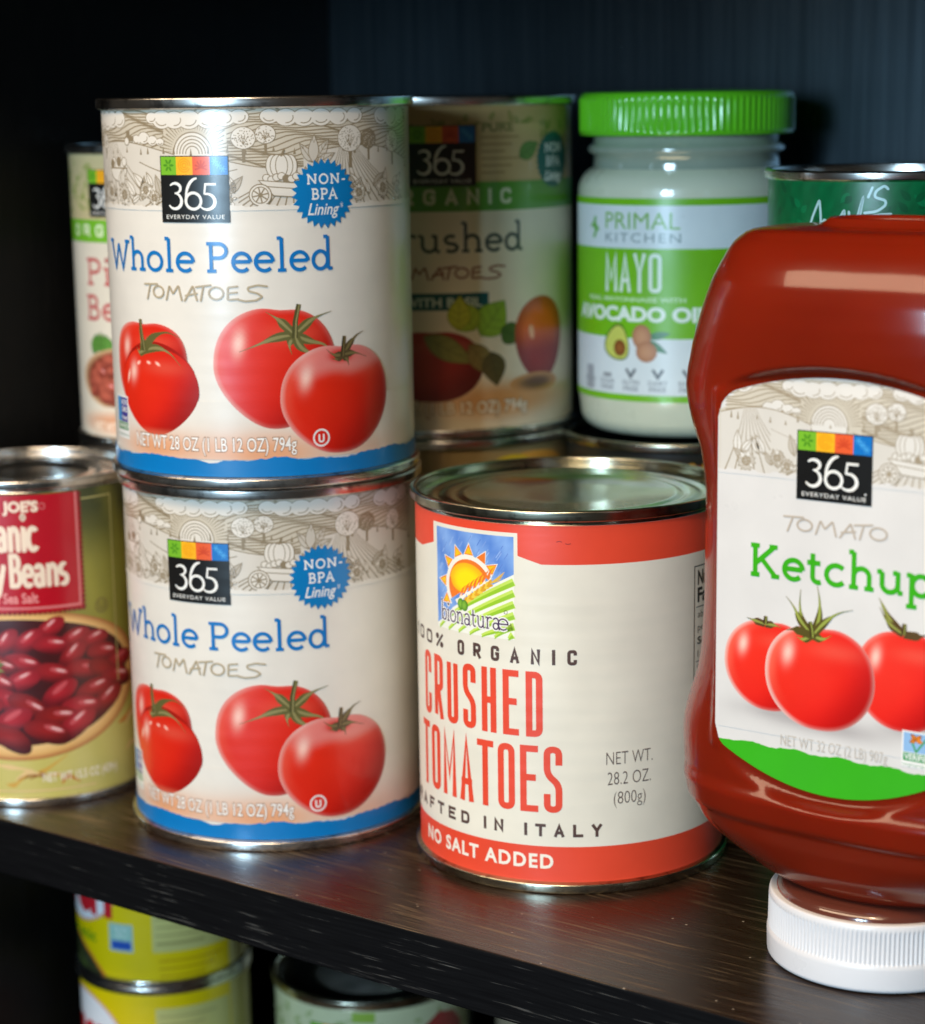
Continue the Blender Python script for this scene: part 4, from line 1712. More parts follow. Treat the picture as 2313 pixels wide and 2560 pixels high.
def art_organic_crushed():
    A = Art()
    rg = random.Random(8)
    paper = C(214, 200, 172)
    base_wrap(A, RB, 3.4, 114.6, lambda u, v: paper)
    tan = C(176, 146, 96)
    frieze_small(A, 88.8, 114.6, -75, 75, tan, C(112, 116, 48), 2)
    A.rect(13.4, 89.6, 40, 108.4, C(190, 158, 108))
    A.up()
    for i in range(6):
        A.stroke([(15, 104 - i * 2.4), (30 - (i % 3) * 3, 104 - i * 2.4)], .7, C(160, 128, 80), cap=False)
    A.text("PURE", 15.6, 27.5, 106.0, 2.8, C(104, 104, 52), .02)
    leaf(A, 30, 97, 10, .5, 3, C(90, 128, 50), C(70, 100, 40), .3, 3)
    grn = C(84, 140, 44)
    A.rect(-150, 79.0, 150, 88.9, grn)
    A.up()
    block(A, "ORGANIC", -20.8, 26.4, 81.3, 5.4, 1.2, C(206, 206, 170), gap=.75, rad=1.6)
    logo365(A, -10.2, 87.6, 23.3, 20.6, words=True)
    A.up()
    starburst(A, 48.0, 95.8, 9.2, 10.2, 30, C(0, 92, 84))
    A.up()
    slab(A, "NON", 42.6, 53.4, 98.4, 3.0, .6, WHITE)
    slab(A, "BPA", 43.4, 52.6, 93.6, 3.2, .6, WHITE)
    A.text("Lining", 42.6, 53.4, 88.6, 3.2, WHITE, .03, shear=.32)
    slab(A, "Cr", -24.5, -8.2, 65.1, 8.9, 1.25, C(58, 68, 62))
    slab(A, "ushed", -7.4, 31.0, 65.1, 8.9, 1.25, C(58, 68, 62))
    hand(A, ['T1', 'O1', 'M', 'A', 'T2', 'O2', 'E', 'S'], -19, 23.6, 55.6, 4.6, .7, C(126, 60, 40))
    A.rect(-30, 45.0, 17.2, 51.0, C(0, 74, 76))
    A.up()
    A.text("WITH BASIL", -13, 14.6, 46.3, 3.0, C(186, 196, 176), .03)
    peach = C(196, 140, 84)
    A.radial(24, 13, lambda ph: (44 * math.cos(ph), 9.5 * math.sin(ph)), lambda s, ph, x, y: mix(peach, paper, sstep(.2, 1, s)), 6, 36)
    A.up()
    tomato(A, -3, 25.5, 18, 12.5, kind='dull', narrow=.1, rim=0)
    A.up()
    for (x, z, ln, a, w, c) in ((-6, 36, 20, -.5, 4, C(118, 116, 50)), (10, 33, 14, -.9, 4, C(126, 108, 56)), (14, 36, 15, .9, 6, C(130, 160, 40)), (12, 38, 12, 2.2, 5, C(150, 170, 40)),
                             (18, 30, 12, -1.4, 4.5, C(86, 72, 34)), (22, 38, 9, -.5, 4, C(70, 96, 36)), (6, 38, 12, 1.5, 4, C(176, 176, 40))):
        leaf(A, x, z, ln, a, w, c, mix(c, (0, 0, 0), .4), .4, 4)
        A.up()

    def pl(s, ph, x, y):
        c = mix(C(222, 92, 16), C(150, 22, 14), sstep(.35, -.35, y / 15))
        return mix(c, C(110, 24, 28), .6 * sstep(.55, 1, s))
    A.radial(40, 33.5, lambda ph: (12.5 * math.cos(ph) * (1 + .12 * math.sin(ph)), 15 * math.sin(ph)), pl, 8, 36)
    A.up()
    A.ell(35, 36, 1.2, 2.6, C(232, 170, 130), 10, .2)
    A.radial(37, 18, lambda ph: (12 * math.cos(ph), 3.6 * math.sin(ph)), lambda s, ph, x, y: mix(C(96, 54, 30), peach, sstep(.3, 1, s)), 4, 24)
    A.up()
    for wgt, col in ((.08, C(150, 110, 70)), (.012, C(226, 214, 190))):
        A.text("NET WT 28 OZ (1 LB 12 OZ) 794g", -42, 32.4, 8.8, 4.0, col, wgt)
        A.up()
    return A


def art_pinto():
    A = Art()
    paper = C(214, 206, 190)
    R = 37.2
    base_wrap(A, R, 2.6, 104.6, lambda u, v: paper)
    frieze_small(A, 81, 104.4, -70, 60, C(196, 184, 140), C(130, 150, 60), 4)
    A.rect(-116, 73.2, 116, 81.2, C(110, 176, 40))
    A.up()
    block(A, "ORGANIC", -43, 2, 75.2, 4.4, 1.0, C(214, 230, 190), gap=.75)
    logo365(A, -31.2, 82.2, 19, 16.8, words=True)
    A.up()
    red = C(184, 84, 84)
    slab(A, "Pinto", -34.5, 3, 58.0, 9.4, 1.3, red)
    slab(A, "Beans", -35.6, 3, 45.4, 8.8, 1.3, red)
    rg = random.Random(3)
    for i in range(3):
        leaf(A, -33 + i * 5, 33, 8, 1.2 + .4 * i, 2.5, C(90, 140, 60), C(60, 100, 40), .3, 3)
    A.up()
    A.radial(-14, 24, lambda ph: (27 * math.cos(ph), 12 * math.sin(ph)), lambda s, ph, x, y: mix(C(120, 54, 36), C(206, 170, 130), sstep(.9, 1, s)), 6, 40)
    A.up()
    for i in range(60):
        a, q = rg.random() * 2 * PI, math.sqrt(rg.random())
        bean(A, -14 + 23 * q * math.cos(a), 24 + 9 * q * math.sin(a), 3.6, 2.2, rg.uniform(-1, 1), C(186, 96, 76), C(120, 50, 40), i % 2 == 0)
        A.up(.2)
    A.up()
    A.radial(-20, 8, lambda ph: (30 * math.cos(ph), 6 * math.sin(ph)), lambda s, ph, x, y: mix(C(206, 150, 116), paper, sstep(.2, 1, s)), 5, 30)
    A.up()
    A.text("NET WT 15 OZ (425g)", -34, -4, 5.4, 2.8, C(236, 220, 200), .02)
    return A


def art_soup():
    A = Art()
    R = 38.0
    base_wrap(A, R, 2.6, 108.8, lambda u, v: mix(C(0, 118, 62), C(0, 98, 50), .5 + .5 * math.sin(u * 1.1) * math.sin(v * .7)), nz=40)
    wt = C(206, 234, 226)
    # mottled brocade
    rg = random.Random(6)
    for i in range(150):
        x, z = rg.uniform(-40, 60), rg.uniform(70, 106)
        leaf(A, x, z, rg.uniform(3, 6), rg.choice((0, 1.57, 3.14, 4.71)) + .78, 1.1, C(0, 92, 48) if i % 2 else C(0, 130, 72), C(0, 106, 56), .1, 0)
        if i % 6 == 0:
            A.up(.25)
    A.up()
    for P in ([(-26.5, 92.0), (-24.6, 97.5), (-22.1, 102.8), (-21.6, 98), (-21.3, 93.0), (-23.6, 94.6)],
              [(-21.8, 94.6), (-20.2, 96.8), (-19.4, 96.2), (-19.0, 94.6), (-16.4, 97.6), (-15.9, 95.6), (-13.6, 100), (-13.6, 96.4)],
              [(-12.2, 99.2), (-12.0, 97.0), (-9.6, 97.4), (-7.8, 104.0), (-9.0, 97.0), (-10.2, 92)],
              [(-5.2, 106.4), (-6.4, 103.6)],
              [(-.6, 106.0), (-1.6, 107.0), (-4.2, 105.4), (-4.6, 103.6), (-1.2, 102.6), (-1.2, 101.2), (-3.6, 99.4), (-7.4, 98.9)],
              [(-6.2, 97.6), (-3, 98.4), (.4, 98.6)]):
        A.stroke(fillet(P, 1.2, n=4), .8, wt)
    A.up()
    A.ell(-6, 62, 26, 26, C(234, 226, 200), 40)
    A.up()
    tomato(A, -6, 56, 15, 13, kind='fresh')
    return A


def art_mayo():
    A = Art()
    R = 38.6
    g = C(122, 188, 26)
    wt = C(226, 228, 226)
    # paper label on the jar; it does not run all the way round
    A.rect(-95, 13.6, 95, 83.4, wt)
    A.up()
    A.rect(-95, 13.6, 95, 15.9, g)
    A.rect(-95, 81.0, 95, 83.4, g)
    A.rect(-95, 35.6, 95, 66.4, g)
    A.up()
    # brand
    slabw = C(128, 178, 70)
    A.text("PRIMAL", -30.8, -1.9, 73.0, 5.6, slabw, 0.0)
    A.text("KITCHEN", -30.8, -1.6, 68.5, 3.1, C(130, 144, 140), 0.0, space=1.25)
    A.stroke([(-37.4, 70), (-35.8, 72.6), (-37.6, 73.6), (-36.6, 76.4)], 1.4, C(110, 176, 70))
    A.stroke([(-39.4, 73.6), (-37, 75), (-34.6, 72.4)], .8, C(110, 176, 70))
    # MAYO, tall hand-cut capitals
    block(A, "MAYO", -30.8, -8.2, 51.4, 13.4, 1.35, C(232, 240, 222), gap=.22, rad=1.5)
    A.text("REAL MAYONNAISE WITH", -40.2, .2, 48.2, 1.5, C(214, 236, 190), .02)
    A.text("AVOCADO OIL", -47.8, 8.2, 41.6, 4.6, C(238, 244, 230), .045)
    # avocado half, eggs and leaves
    A.up()
    for (x, z, ln, a) in ((-14, 35, 9, -.5), (-13, 36, 8, .2), (-14, 33, 6, -.1)):
        leaf(A, x, z, ln, a, 1.3, C(96, 146, 110), C(70, 116, 80), .2, 2)
    A.up()
    egg = lambda s, ph, x, y: mix(C(206, 150, 112), C(166, 104, 74), s * s * .8)
    A.radial(-15.4, 36.2, lambda ph: (3.6 * math.cos(ph), 4.3 * math.sin(ph)), egg, 4, 24)
    A.up()
    A.radial(-13.6, 31.0, lambda ph: (3.9 * math.cos(ph), 3.6 * math.sin(ph)), egg, 4, 24)
    A.up()
    for (k, c) in ((1.0, C(74, 100, 40)), (.9, C(206, 206, 96)), ):
        A.radial(-25.0, 33.2, lambda ph, k=k: (k * (5.6 + 1.2 * math.sin(-ph - .8)) * math.cos(ph), k * (6.4 + 1.0 * math.sin(ph + .6)) * math.sin(ph)), lambda s, ph, x, y, c=c: c, 3, 28)
        A.up()
    A.radial(-24.2, 32.0, lambda ph: (2.6 * math.cos(ph), 2.9 * math.sin(ph)), lambda s, ph, x, y: mix(C(170, 104, 50), C(120, 66, 30), s), 4, 20)
    A.up()
    ic = C(150, 150, 152)
    for i, (x, t) in enumerate(((-40.2, ("NON", "GMO")), (-30, ("SUGAR", "FREE")), (-19.6, ("GLUTEN", "FREE")), (-9.4, ("DAIRY", "FREE")), (1.2, ("SOY", "FREE")))):
        A.text(t[0], x - 3.4, x + 3.4, 19.4, 1.6, ic, .02)
        A.text(t[1], x - 3.0, x + 3.0, 17.2, 1.6, ic, .02)
        if i in (2, 3, 4):
            A.stroke([(x - 1.6, 24.6), (x, 22.2), (x + 1.6, 24.6)], 1.1, C(110, 112, 116))
        elif i == 1:
            A.rect(x - 2, 21.6, x + 2, 23.0, ic)
        else:
            A.rect(x - 2.4, 16.6, x + 2.4, 25.0, C(170, 170, 172))
    A.rect(4, 33.6, 10, 41, C(150, 176, 220))
    return A


def art_yellow():
    A = Art()
    R = 32.8
    yel = C(232, 200, 0)
    rg = random.Random(9)
    base_wrap(A, R, 2.4, 65.8, lambda u, v: yel)
    # pale nutrition panel
    A.rect(-4.2, 14.2, 27.0, 60.5, C(206, 196, 120))
    A.up()
    for i in range(13):
        A.stroke([(-2.8, 17.5 + i * 3.3), (rg.uniform(8, 25.5), 17.5 + i * 3.3)], .7 if i % 5 else 1.3, C(170, 160, 96), cap=False)
    # fine amber print under the panel
    for i in range(3):
        A.stroke([(-2, 10.6 - i * 3), (24 - i * 4, 10.6 - i * 3)], 1.0, C(206, 166, 0), cap=False)
    A.rect(27.8, 2.6, 52, 65.6, C(214, 200, 130))
    A.up()
    # bean picture
    A.poly([(-70, 3), (-25, 3), (-27, 5), (-36, 11.5), (-45, 15.5), (-56, 19), (-70, 20)], C(58, 62, 34))
    A.stroke([(-25, 3.4), (-32, 9.5), (-42, 15), (-56, 19.4)], 1.3, C(226, 130, 40))
    A.up()
    for i in range(40):
        x = rg.uniform(-66, -30)
        z = rg.uniform(3.5, 16)
        if z < 2 - (x + 24) * .42 and z < 17:
            bean(A, x, z, 3, 2, rg.uniform(0, 3), C(92, 112, 40) if i % 2 else C(72, 74, 50), C(36, 42, 24), False)
            A.up(.2)
    A.up()
    slab(A, "organic", -48.5, -28.8, 15.8, 4.0, 1.0, C(100, 150, 20))
    # seal
    A.rect(-21.6, 14.0, -11.6, 25.0, C(170, 196, 190))
    A.up()
    A.rect(-20.8, 18.5, -12.4, 24.4, C(140, 190, 170))
    A.rect(-20.8, 14.8, -12.4, 18.2, C(30, 80, 170))
    A.up()
    A.text("NON", -19.6, -13.4, 21.8, 2.0, WHITE)
    A.text("GMO", -19.6, -13.4, 19.2, 2.0, WHITE)
    # white oval with red capitals
    A.ell(-40, 42.5, 24.2, 20.3, C(226, 150, 130), 40)
    A.up()
    A.ell(-40, 42.5, 23.2, 19.4, C(236, 232, 232), 40)
    A.up()
    A.text("TCH", -52, -21, 28.5, 20, C(206, 30, 40), .07)
    return A


def art_green_low():
    A = Art()
    R = 37.2
    paper = C(196, 192, 160)
    base_wrap(A, R, 2.6, 65.2, lambda u, v: paper)
    frieze_small(A, 41, 65.0, -70, 70, C(196, 196, 156), C(122, 146, 70), 7)
    A.rect(-7.6, 60.6, 1, 64.6, C(140, 170, 60))
    A.up()
    logo365(A, -25.0, 39.6, 22, 19.4)
    A.up()
    A.poly([(13, 49), (20, 56), (27.4, 60.4), (36, 58), (42, 52), (40, 45), (26, 41)], C(156, 34, 34))
    A.up()
    A.rect(-116, 31, 116, 39, C(110, 176, 40))
    A.up()
    slab(A, "Beans", -28, 12, 16, 9, 1.3, C(90, 70, 60))
    return A


def art_plain(R, z1, bands, seed=1, bits=()):
    A = Art()
    base_wrap(A, R, 2.8, z1, lambda u, v: bands[0][2])
    for (a, b, c) in bands[1:]:
        A.rect(-150 if R > 45 else -116, a, 150 if R > 45 else 116, b, c)
        A.up(.4)
    A.up()
    for f in bits:
        f(A)
    return A


# ------------------------------------------------------------------ put the tins on the shelf
def rz_of(deg):
    """rotation that turns local -Y to the azimuth deg"""
    return math.radians(deg + 90)


def P3(x, y, z):
    return (x * MM, y * MM, z * MM)


G365 = "tins of whole peeled tomatoes"
t = thing("tomato_can", "white tin of whole peeled tomatoes, upper one, standing on an identical tin", "can", P3(-192.0, 61.7, 119.4), rz_of(-47.5), G365)
can(t, RB, 118.0, art_whole_peeled(), M_LABEL)
dup(t, P3(-195.7, 67.0, 0.0), rz_of(-53.7), "white tin of whole peeled tomatoes, lower one, standing on the shelf under another")

t = thing("tomato_can", "cream and red tin of crushed tomatoes with a sun picture, beside the ketchup", "can", P3(-92.2, 92.2, 0.0), rz_of(-55.44))
can(t, RB, 118.0, art_crushed(), M_LABEL_RIB, tin=M_TIN_DARK, lid_mat=M_LID)

t = thing("bean_can", "tin of kidney beans with a crimson panel and a bowl picture, at the left", "can", P3(-288.3, 43.3, 0.0), rz_of(-41.4))
can(t, 37.2, 113.4, art_kidney(), M_LABEL, ring=True, seam=3.0, lip=1.2)

plain1 = art_plain(37.2, 109.4, [(0, 0, C(120, 110, 90)), (3, 30, C(96, 52, 40))])
t = thing("bean_can", "plain tin hidden under the blurred tin of pinto beans", "can", P3(-291.0, 123.2, 0.0), rz_of(-45))
can(t, 37.2, 113.4, plain1, M_LABEL, seam=3.0, lip=1.2)
t = thing("bean_can", "blurred tin of pinto beans with a green stripe, behind the stacked tomato tins at left", "can", P3(-291.0, 123.2, 113.8), rz_of(-50.5))
can(t, 37.2, 107.6, art_pinto(), M_LABEL, seam=3.0, lip=1.2)


def amber(A):
    A.ell(36, 107, 16, 5, C(206, 150, 60), 20)
    A.ell(26, 108.6, 8, 3, C(200, 170, 30), 16)


plain2 = art_plain(RB, 114.4, [(0, 0, C(170, 150, 110)), (88, 114.3, C(150, 128, 84))], bits=[amber])
t = thing("tomato_can", "tan tin mostly hidden under the blurred tin of organic crushed tomatoes", "can", P3(-207.5, 176.0, 0.0), rz_of(-52.2))
can(t, RB, 118.0, plain2, M_LABEL)
t = thing("tomato_can", "blurred tin of organic crushed tomatoes with a green stripe, beside the mayonnaise jar", "can", P3(-207.5, 176.0, 118.6), rz_of(-52.2))
can(t, RB, 118.0, art_organic_crushed(), M_LABEL)


def redbit(A):
    A.rect(-12, 103.5, 8, 110.5, C(126, 56, 36))
    A.up()
    for i in range(5):
        A.ell(-11 + i * 4.6, 110, 1.4, 1.4, C(190, 150, 40), 10)
        A.ell(-11 + i * 4.6, 104, 1.2, 1.2, C(190, 150, 40), 10)


plain3 = art_plain(RB - 6, 114.4, [(0, 0, C(34, 36, 32))], bits=[redbit])
t = thing("black_can", "black tin mostly hidden under the mayonnaise jar", "can", P3(-124.0, 212.0, 0.0), rz_of(-58.5))
can(t, RB - 6, 118.0, plain3, M_LABEL, tin=M_TIN_DARK, lid_mat=M_LACQ)

# mayonnaise jar
t = thing("mayonnaise_jar", "glass mayonnaise jar with a ribbed green lid and a green and white label", "jar", P3(-124.0, 212.0, 118.1), rz_of(-58.5))
jr = 38.4
prof = [(0.01, 1.0), (26, 1.0)] + arcp(30.5, 7.6, 7.2, -90, -10, 8) + [(jr - .2, 12), (jr, 14), (jr, 84)] + arcp(jr - 9, 85, 9, 0, 62, 8)
lathe("glass_body", prof, M_MAYO, t)
prof = [(33.2, 92.6), (33.0, 94.5), (33.0, 97.4), (34.6, 98.2), (35.0, 99.4), (34.6, 100.6), (33.0, 101.4), (33.0, 105)]
lathe("jar_neck", prof, M_GLASS, t)
rib = lambda ph, r, z: r + (.40 * max(-.3, math.cos(ph * 96)) if 105.6 < z < 116.5 and r > 36 else 0)
lathe("lid", [(34, 104.2), (37.4, 104.2), (37.8, 104.8), (37.8, 105.5), (37.5, 106.2), (37.5, 115.4), (37.6, 116.2)] + arcp(35.6, 117.0, 2.0, 10, 90, 5) + [(31, 119.2), (30.4, 118.8), (0.01, 118.8)], M_GREENCAP, t, seg=768, mod=rib)
art_mayo().build("label", cyl_surf(38.55), cyl_du(38.55), M_STICKER, t)

# soup tins at the right, behind the ketchup
t = thing("soup_can", "plain green tin hidden under the green soup tin", "can", P3(-24.0, 171.0, 0.0), rz_of(-63.5))
can(t, 38.0, 101.5, art_plain(38.0, 97.8, [(0, 0, C(0, 98, 50))]), M_LABEL, seam=3.0, lip=1.2)
t = thing("soup_can", "green soup tin with white handwriting, behind the top of the ketchup bottle", "can", P3(-24.0, 171.0, 101.8), rz_of(-63.5))
can(t, 38.0, 111.2, art_soup(), M_STICKER, seam=2.8, lip=1.2)

# tins on the shelf below
GY = "yellow tins stacked on the lower shelf"
t = thing("bean_can", "yellow tin below the shelf, upper one of its stack, cut by the shelf edge", "can", P3(-293.6, 103.8, -90.6), rz_of(-44.4), GY)
can(t, 32.8, 69.2, art_yellow(), M_LABEL, seam=3.0, lip=1.2)
dup(t, P3(-293.6, 103.8, -159.5), rz_of(-44.4), "yellow tin below the shelf, lower one of its stack, showing a red lettered oval")
t = thing("bean_can", "pale green tin with a black top on the lower shelf, nearest the shelf edge", "can", P3(-222.0, 144.0, -159.5), rz_of(-49.9))
can(t, 37.2, 69.0, art_green_low(), M_LABEL, tin=M_TIN_DARK, lid_mat=M_LACQ, ring=False, seam=3.0, lip=1.2)
t = thing("bean_can", "beige tin on the lower shelf between the yellow tins and the black-topped tin", "can", P3(-266.0, 205.0, -159.5), rz_of(-49.9))
can(t, 37.2, 83.0, art_plain(37.2, 79.0, [(0, 0, C(188, 170, 130))]), M_LABEL, seam=3.0, lip=1.2)


def wbit(A):
    A.rect(-6, 16, 30, 52, C(220, 214, 210))
    A.up()
    A.rect(-6, 16, -4, 52, C(190, 50, 40))


t = thing("bean_can", "taupe tin with a dark green top band on the lower shelf, at right", "can", P3(-150.0, 190.0, -159.5), rz_of(-52))
can(t, 37.2, 71.0, art_plain(37.2, 67.2, [(0, 0, C(150, 134, 112)), (57, 67.1, C(64, 74, 28))], bits=[wbit]), M_LABEL, seam=3.0, lip=1.2)


# ------------------------------------------------------------------ ketchup bottle
def ketchup():
    t = thing("ketchup_bottle", "clear plastic bottle of tomato ketchup standing upside down on a white ribbed cap", "bottle", P3(32.3, 62.0, 0.0), 0.0)
    ZA = [(20.84, 17.5), (22.81, 30.0), (25.46, 37.2), (30.75, 44.0), (34.71, 47.2), (40, 50.6), (43.2, 52.6), (44.2, 53.6), (50, 54.8), (55, 55.4), (62, 55.9), (66, 55.6), (70, 54.6), (75, 53.0), (80, 51.2),
          (86, 50.2), (100, 49.4), (130, 49.2), (136, 49.7), (142, 50.8), (150, 54.2), (155, 56.0), (159, 56.8), (163, 56.6), (170, 55.0), (180, 51.6), (188, 48.6), (194, 45.6), (197, 44.2), (199, 42.6), (200.2, 40.4)]
    ZB = [(20.84, 17.5), (22.81, 22.0), (25.46, 25.2), (30.75, 28.6), (37.36, 31.4), (42.6, 33.0), (43.4, 34.0), (44.2, 34.6), (50.5, 35.4), (51.6, 34.6), (53, 33.6), (60, 33.4), (75, 32.6), (90, 32.0), (130, 32.0), (150, 33.4),
          (164, 34.4), (172, 35.5), (178, 35.9), (184, 35.5), (188, 34.5), (192, 32.6), (195, 30.6), (197.4, 28.4), (199, 26.4), (200.2, 24.2)]

    def ip(T, z):
        for (a, p), (b, q) in zip(T, T[1:]):
            if z <= b:
                return p + (q - p) * (z - a) / (b - a) if z >= a else p
        return T[-1][1]
    sm = lambda T, z: (ip(T, z - .8) + 2 * ip(T, z) + ip(T, z + .8)) / 4
    seg, zs = 240, []
    z = 20.9
    while z < 200.2:
        zs.append(z)
        z += .7
    zs.append(200.2)
    PF = -31.0

    def arch(x):
        return 166.4 - .0056 * x * x

    def low(x):
        return 53.0 + .0088 * x * x

    def panel(x, z):
        q = sstep(37.5, 35.0, abs(x)) * sstep(arch(x) + 2.2, arch(x) + .2, z) * sstep(low(x) - 3.4, low(x) + .3, z)
        return q
    vs, fs = [], []
    for z in zs:
        a, b = sm(ZA, z), sm(ZB, z)
        n = 2.0 + 1.0 * sstep(26, 40, z) - .0 * z
        k = sstep(140, 170, z)
        n = n - .45 * k
        for i in range(seg):
            ph = 2 * PI * i / seg
            c, s = math.cos(ph), math.sin(ph)
            x = a * math.copysign(abs(c) ** (2 / n), c)
            y = b * math.copysign(abs(s) ** (2 / n), s)
            if abs(y) > 20:
                m = panel(x, z)
                y += (math.copysign(-PF, y) - y) * m * (1 if y < 0 else 1)
            vs.append((x * MM, y * MM, z * MM))
    nr = len(zs)
    for j in range(nr - 1):
        for i in range(seg):
            q, w = j * seg + i, j * seg + (i + 1) % seg
            fs.append((q, w, w + seg, q + seg))
    # foot of the bottle (uppermost here): rolled rim, then a hollow with a saddle across it
    last = (nr - 1) * seg
    rim = [vs[last + i] for i in range(seg)]
    for (k, dz) in ((.95, .75), (.86, 1.3), (.70, 1.5), (.53, 1.7), (.495, 2.1), (.45, 3.5), (.435, 3.9), (.42, 4.0), (.40, 3.7), (.38, 3.0), (.36, 1.4), (.25, 1.0), (.02, .8)):
        i0 = len(vs)
        for i in range(seg):
            x, y, zz = rim[i]
            sad = 0
            vs.append((x * k, y * k, zz + dz * MM))
        for i in range(seg):
            fs.append((last + i, last + (i + 1) % seg, i0 + (i + 1) % seg, i0 + i))
        last = i0
    me = bpy.data.meshes.new("bottle_body")
    me.from_pydata(vs, [], fs)
    me.polygons.foreach_set('use_smooth', [True] * len(me.polygons))
    me.update()
    link("bottle_body", me, M_KETCHUP, t)
    lathe("bottle_neck", [(17.4, 21.4), (17.4, 18.8), (23.4, 18.7), (24.0, 18.3), (24.0, 17.4)], M_KETCHUP, t)
    lathe("neck_collar", [(20.0, 22.6), (25.4, 22.2), (27.4, 21.4), (28.1, 20.2), (28.2, 18.4), (27.6, 18.0)], mat_simple("clear_collar", C(92, 48, 38), .16, coat=1.0), t)
    # cap
    ribm = lambda ph, r, z: r + (.22 * math.cos(ph * 150) if 8.8 < z < 17.4 and r > 29 else 0)
    prof = [(0.01, .3), (27.6, .3)] + arcp(28.9, 1.9, 1.6, -90, 0, 6) + [(30.65, 7.0), (30.6, 8.0), (30.25, 8.5), (30.15, 9.0), (30.0, 17.0), (30.2, 17.8), (30.1, 18.6)] + arcp(29.3, 18.9, .7, 0, 90, 4) + [(26, 19.6), (25.0, 19.1), (24.4, 17.4), (17, 17.2)]
    lathe("cap", prof, M_WHITECAP, t, seg=1200, mod=ribm)

    # label artwork on the flat front
    A = Art()
    rg = random.Random(21)
    sheet = C(218, 214, 210)
    HW = 34.6

    def top(x):
        e = max(0, abs(x) - (HW - 5.5))
        return arch(x) - 1.2 - (5.5 - math.sqrt(max(0, 5.5 ** 2 - e * e))) if e > 0 else arch(x) - 1.2

    def bot(x):
        e = max(0, abs(x) - (HW - 3))
        return low(x) + 1.3 + (3 - math.sqrt(max(0, 9 - e * e))) * 1.4
    n = 64
    X = [-HW + 2 * HW * i / n for i in range(n + 1)]
    h = A.sub()
    for i in range(n):
        a, b = X[i], X[i + 1]
        q = [(a, bot(a), sheet), (b, bot(b), sheet), (b, top(b), sheet), (a, top(a), sheet)]
        A.tri(q[0], q[1], q[2], h)
        A.tri(q[0], q[2], q[3], h)
    A.up()
    # frieze drawn smaller; clipped to the arch by keeping it under it
    B = Art()
    frieze(B, 139.0, 164.7, -34.2, 34.2, C(204, 195, 178), C(222, 217, 209), C(160, 145, 122), sun=(-19.8, 101.5), sc=.84, scale_x=17.6, seed=5)
    B.up()
    torn(B, -34.3, 34.3, lambda u: 139.4 + .25 * math.sin(u), 138.2, sheet, rg, 1.2, .25)
    # clip triangles to the label outline
    for (p, q, r, hh) in B.T:
        ok = all(v[1] < top(v[0]) - .05 for v in (p, q, r) if abs(v[0]) < HW)
        if ok and max(abs(v[0]) for v in (p, q, r)) < HW:
            A.T.append((p, q, r, hh + A.h))
        else:
            # split big pieces, drop what lies outside
            st = [(p, q, r, 0)]
            while st:
                p_, q_, r_, d = st.pop()
                cl = [v[1] <= top(min(HW, max(-HW, v[0]))) - .03 for v in (p_, q_, r_)]
                if all(cl):
                    A.T.append((p_, q_, r_, hh + A.h))
                elif any(cl) and d < 5:
                    md = lambda u, v: ((u[0] + v[0]) / 2, (u[1] + v[1]) / 2, mix(u[2], v[2], .5))
                    x, y, z_ = md(p_, q_), md(q_, r_), md(r_, p_)
                    st += [(p_, x, z_, d + 1), (x, q_, y, d + 1), (z_, y, r_, d + 1), (x, y, z_, d + 1)]
                elif d < 3:
                    md = lambda u, v: ((u[0] + v[0]) / 2, (u[1] + v[1]) / 2, mix(u[2], v[2], .5))
                    x, y, z_ = md(p_, q_), md(q_, r_), md(r_, p_)
                    st += [(p_, x, z_, d + 1), (x, q_, y, d + 1), (z_, y, r_, d + 1), (x, y, z_, d + 1)]
    A.h += B.h + A.LV
    logo365(A, -10.9, 133.3, 21.6, 18.1)
    A.ell(8.9, 136.2, .28, .28, WHITE, 8)
    A.up()
    hand(A, ['T1', 'O1', 'M', 'A', 'T2', 'O2'], -14.4, 15.2, 124.3, 4.2, .55, C(186, 172, 156), umax=.68)
    slab(A, "Ketchup", -24.1, 27.4, 111.5, 8.5, 1.35, C(56, 168, 20))
    A.up()
    gray = C(178, 172, 170)
    A.rect(-33.5, 68.5, 33.5, 82.0, None, nx=48, ny=12,
           fn=lambda x, y: mix(sheet, gray, min(1.0, math.exp(-((x + 15) / 12) ** 2 - ((y - 75) / 2.4) ** 2) + math.exp(-((x - 2) / 15) ** 2 - ((y - 73) / 2.6) ** 2)
                               + math.exp(-((x - 25) / 10) ** 2 - ((y - 76) / 2.4) ** 2)) * sstep(68.5, 70, y) * sstep(82, 79, y)))
    A.up()
    tomato(A, -18.2, 87.4, 13.6, 12.4, kind='fresh', narrow=.15, rim=.5)
    A.up()
    tomato(A, 20.8, 88.8, 13.6, 13.2, kind='fresh', narrow=.1, rim=.2)
    A.up()
    g1, g2 = C(88, 66, 34), C(146, 150, 70)
    calyx(A, -19.5, 98.6, [[(0, 0), (-5, 1), (-8, 1.6)], [(0, 0), (4, .2), (7, -.5)]], [(0, 0), (.2, 3.2)], .7, g1, g2)
    calyx(A, 20.6, 101.2, [[(0, 0), (-5, 4), (-8, 9.4), (-9, 11)], [(0, 0), (-6, 3.4), (-8.6, 8)], [(0, 0), (6, 0), (9, 1.6)]], [(0, 0), (.2, 3.6)], .8, g1, g2)
    A.up()
    tomato(A, -3.2, 86.1, 16.1, 14.1, kind='fresh', narrow=.12, rim=.6)
    A.up()
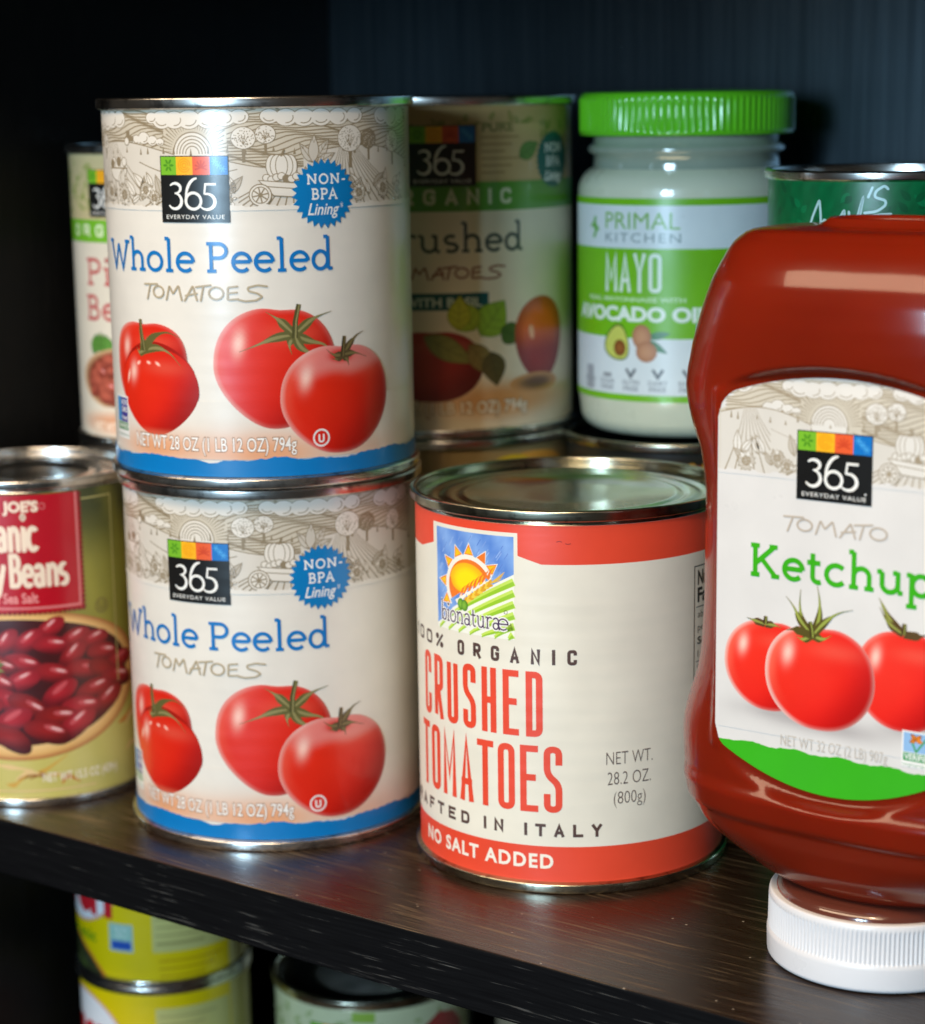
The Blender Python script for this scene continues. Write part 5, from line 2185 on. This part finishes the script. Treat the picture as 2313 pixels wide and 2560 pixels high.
    calyx(A, -5.4, 97.4, [[(0, 0), (2.6, 6), (2.4, 12.5), (1.4, 17)], [(0, 0), (4, 4.8), (9, 8.8), (14.5, 10.4)], [(0, 0), (-5, 5), (-7, 9), (-10, 12)], [(0, 0), (-7, 1.4), (-9.8, .6)], [(0, 0), (4, -1), (7, 1)], [(0, 0), (-3.6, -2), (-6, -1)], [(0, 0), (-4, 4), (-5, 10), (-4.6, 15)]],
          [(0, -.6), (-.3, 2), (-1.0, 4.6)], .8, C(86, 76, 30), C(150, 160, 70))
    A.up()
    A.text("NET WT 32 OZ (2 LB) 907g", -14.3, 17.0, 66.2, 3.0, C(190, 180, 168), -.004)
    # seal
    A.rect(21.0, 66.6, 30.4, 76.2, WHITE)
    A.up()
    A.rect(21.4, 70.6, 30.0, 75.8, C(140, 180, 220))
    A.rect(21.4, 68.2, 30.0, 70.4, C(60, 150, 90))
    A.up()
    A.text("VERIFIED", 21.8, 29.6, 68.6, 1.5, WHITE, .02)
    A.text("nongmoproject.org", 21.2, 30.2, 66.9, .9, C(110, 160, 120))
    for (x, z, a) in ((24, 74.6, .7), (25.6, 74.9, 2.4), (24.4, 73.4, -.3), (25.6, 73.8, 3.6)):
        leaf(A, 24.9, 74.1, 2.0, a, .6, C(226, 130, 40), C(60, 40, 30), .12, 0)
    A.stroke([(25, 70.8), (24, 73)], .5, C(60, 150, 80))
    A.stroke([(25, 70.8), (27.6, 74.4)], .5, C(60, 150, 80))
    A.up()
    # green swash at the bottom
    gr = C(56, 172, 28)
    h = A.sub()
    xx = -HW
    P = []
    while xx < HW:
        P.append((xx, 65.3 + .35 * math.sin(xx * .45) + rg.uniform(-.18, .18)))
        xx += rg.uniform(.6, 1.4)
    P.append((HW, 65.2))
    for i in range(len(P) - 1):
        a, b = P[i], P[i + 1]
        za, zb = bot(a[0]) + .01, bot(b[0]) + .01
        if a[1] > za and b[1] > zb:
            A.tri((a[0], za, gr), (b[0], zb, gr), (b[0], b[1], gr), h)
            A.tri((a[0], za, gr), (b[0], b[1], gr), (a[0], a[1], gr), h)

    def surf(u, v, h):
        return (u * MM, (PF - .10 - h) * MM, v * MM), (0.0, -1.0, 0.0)
    A.build("label", surf, 6.0, M_STICKER, t)
    return t


ketchup()
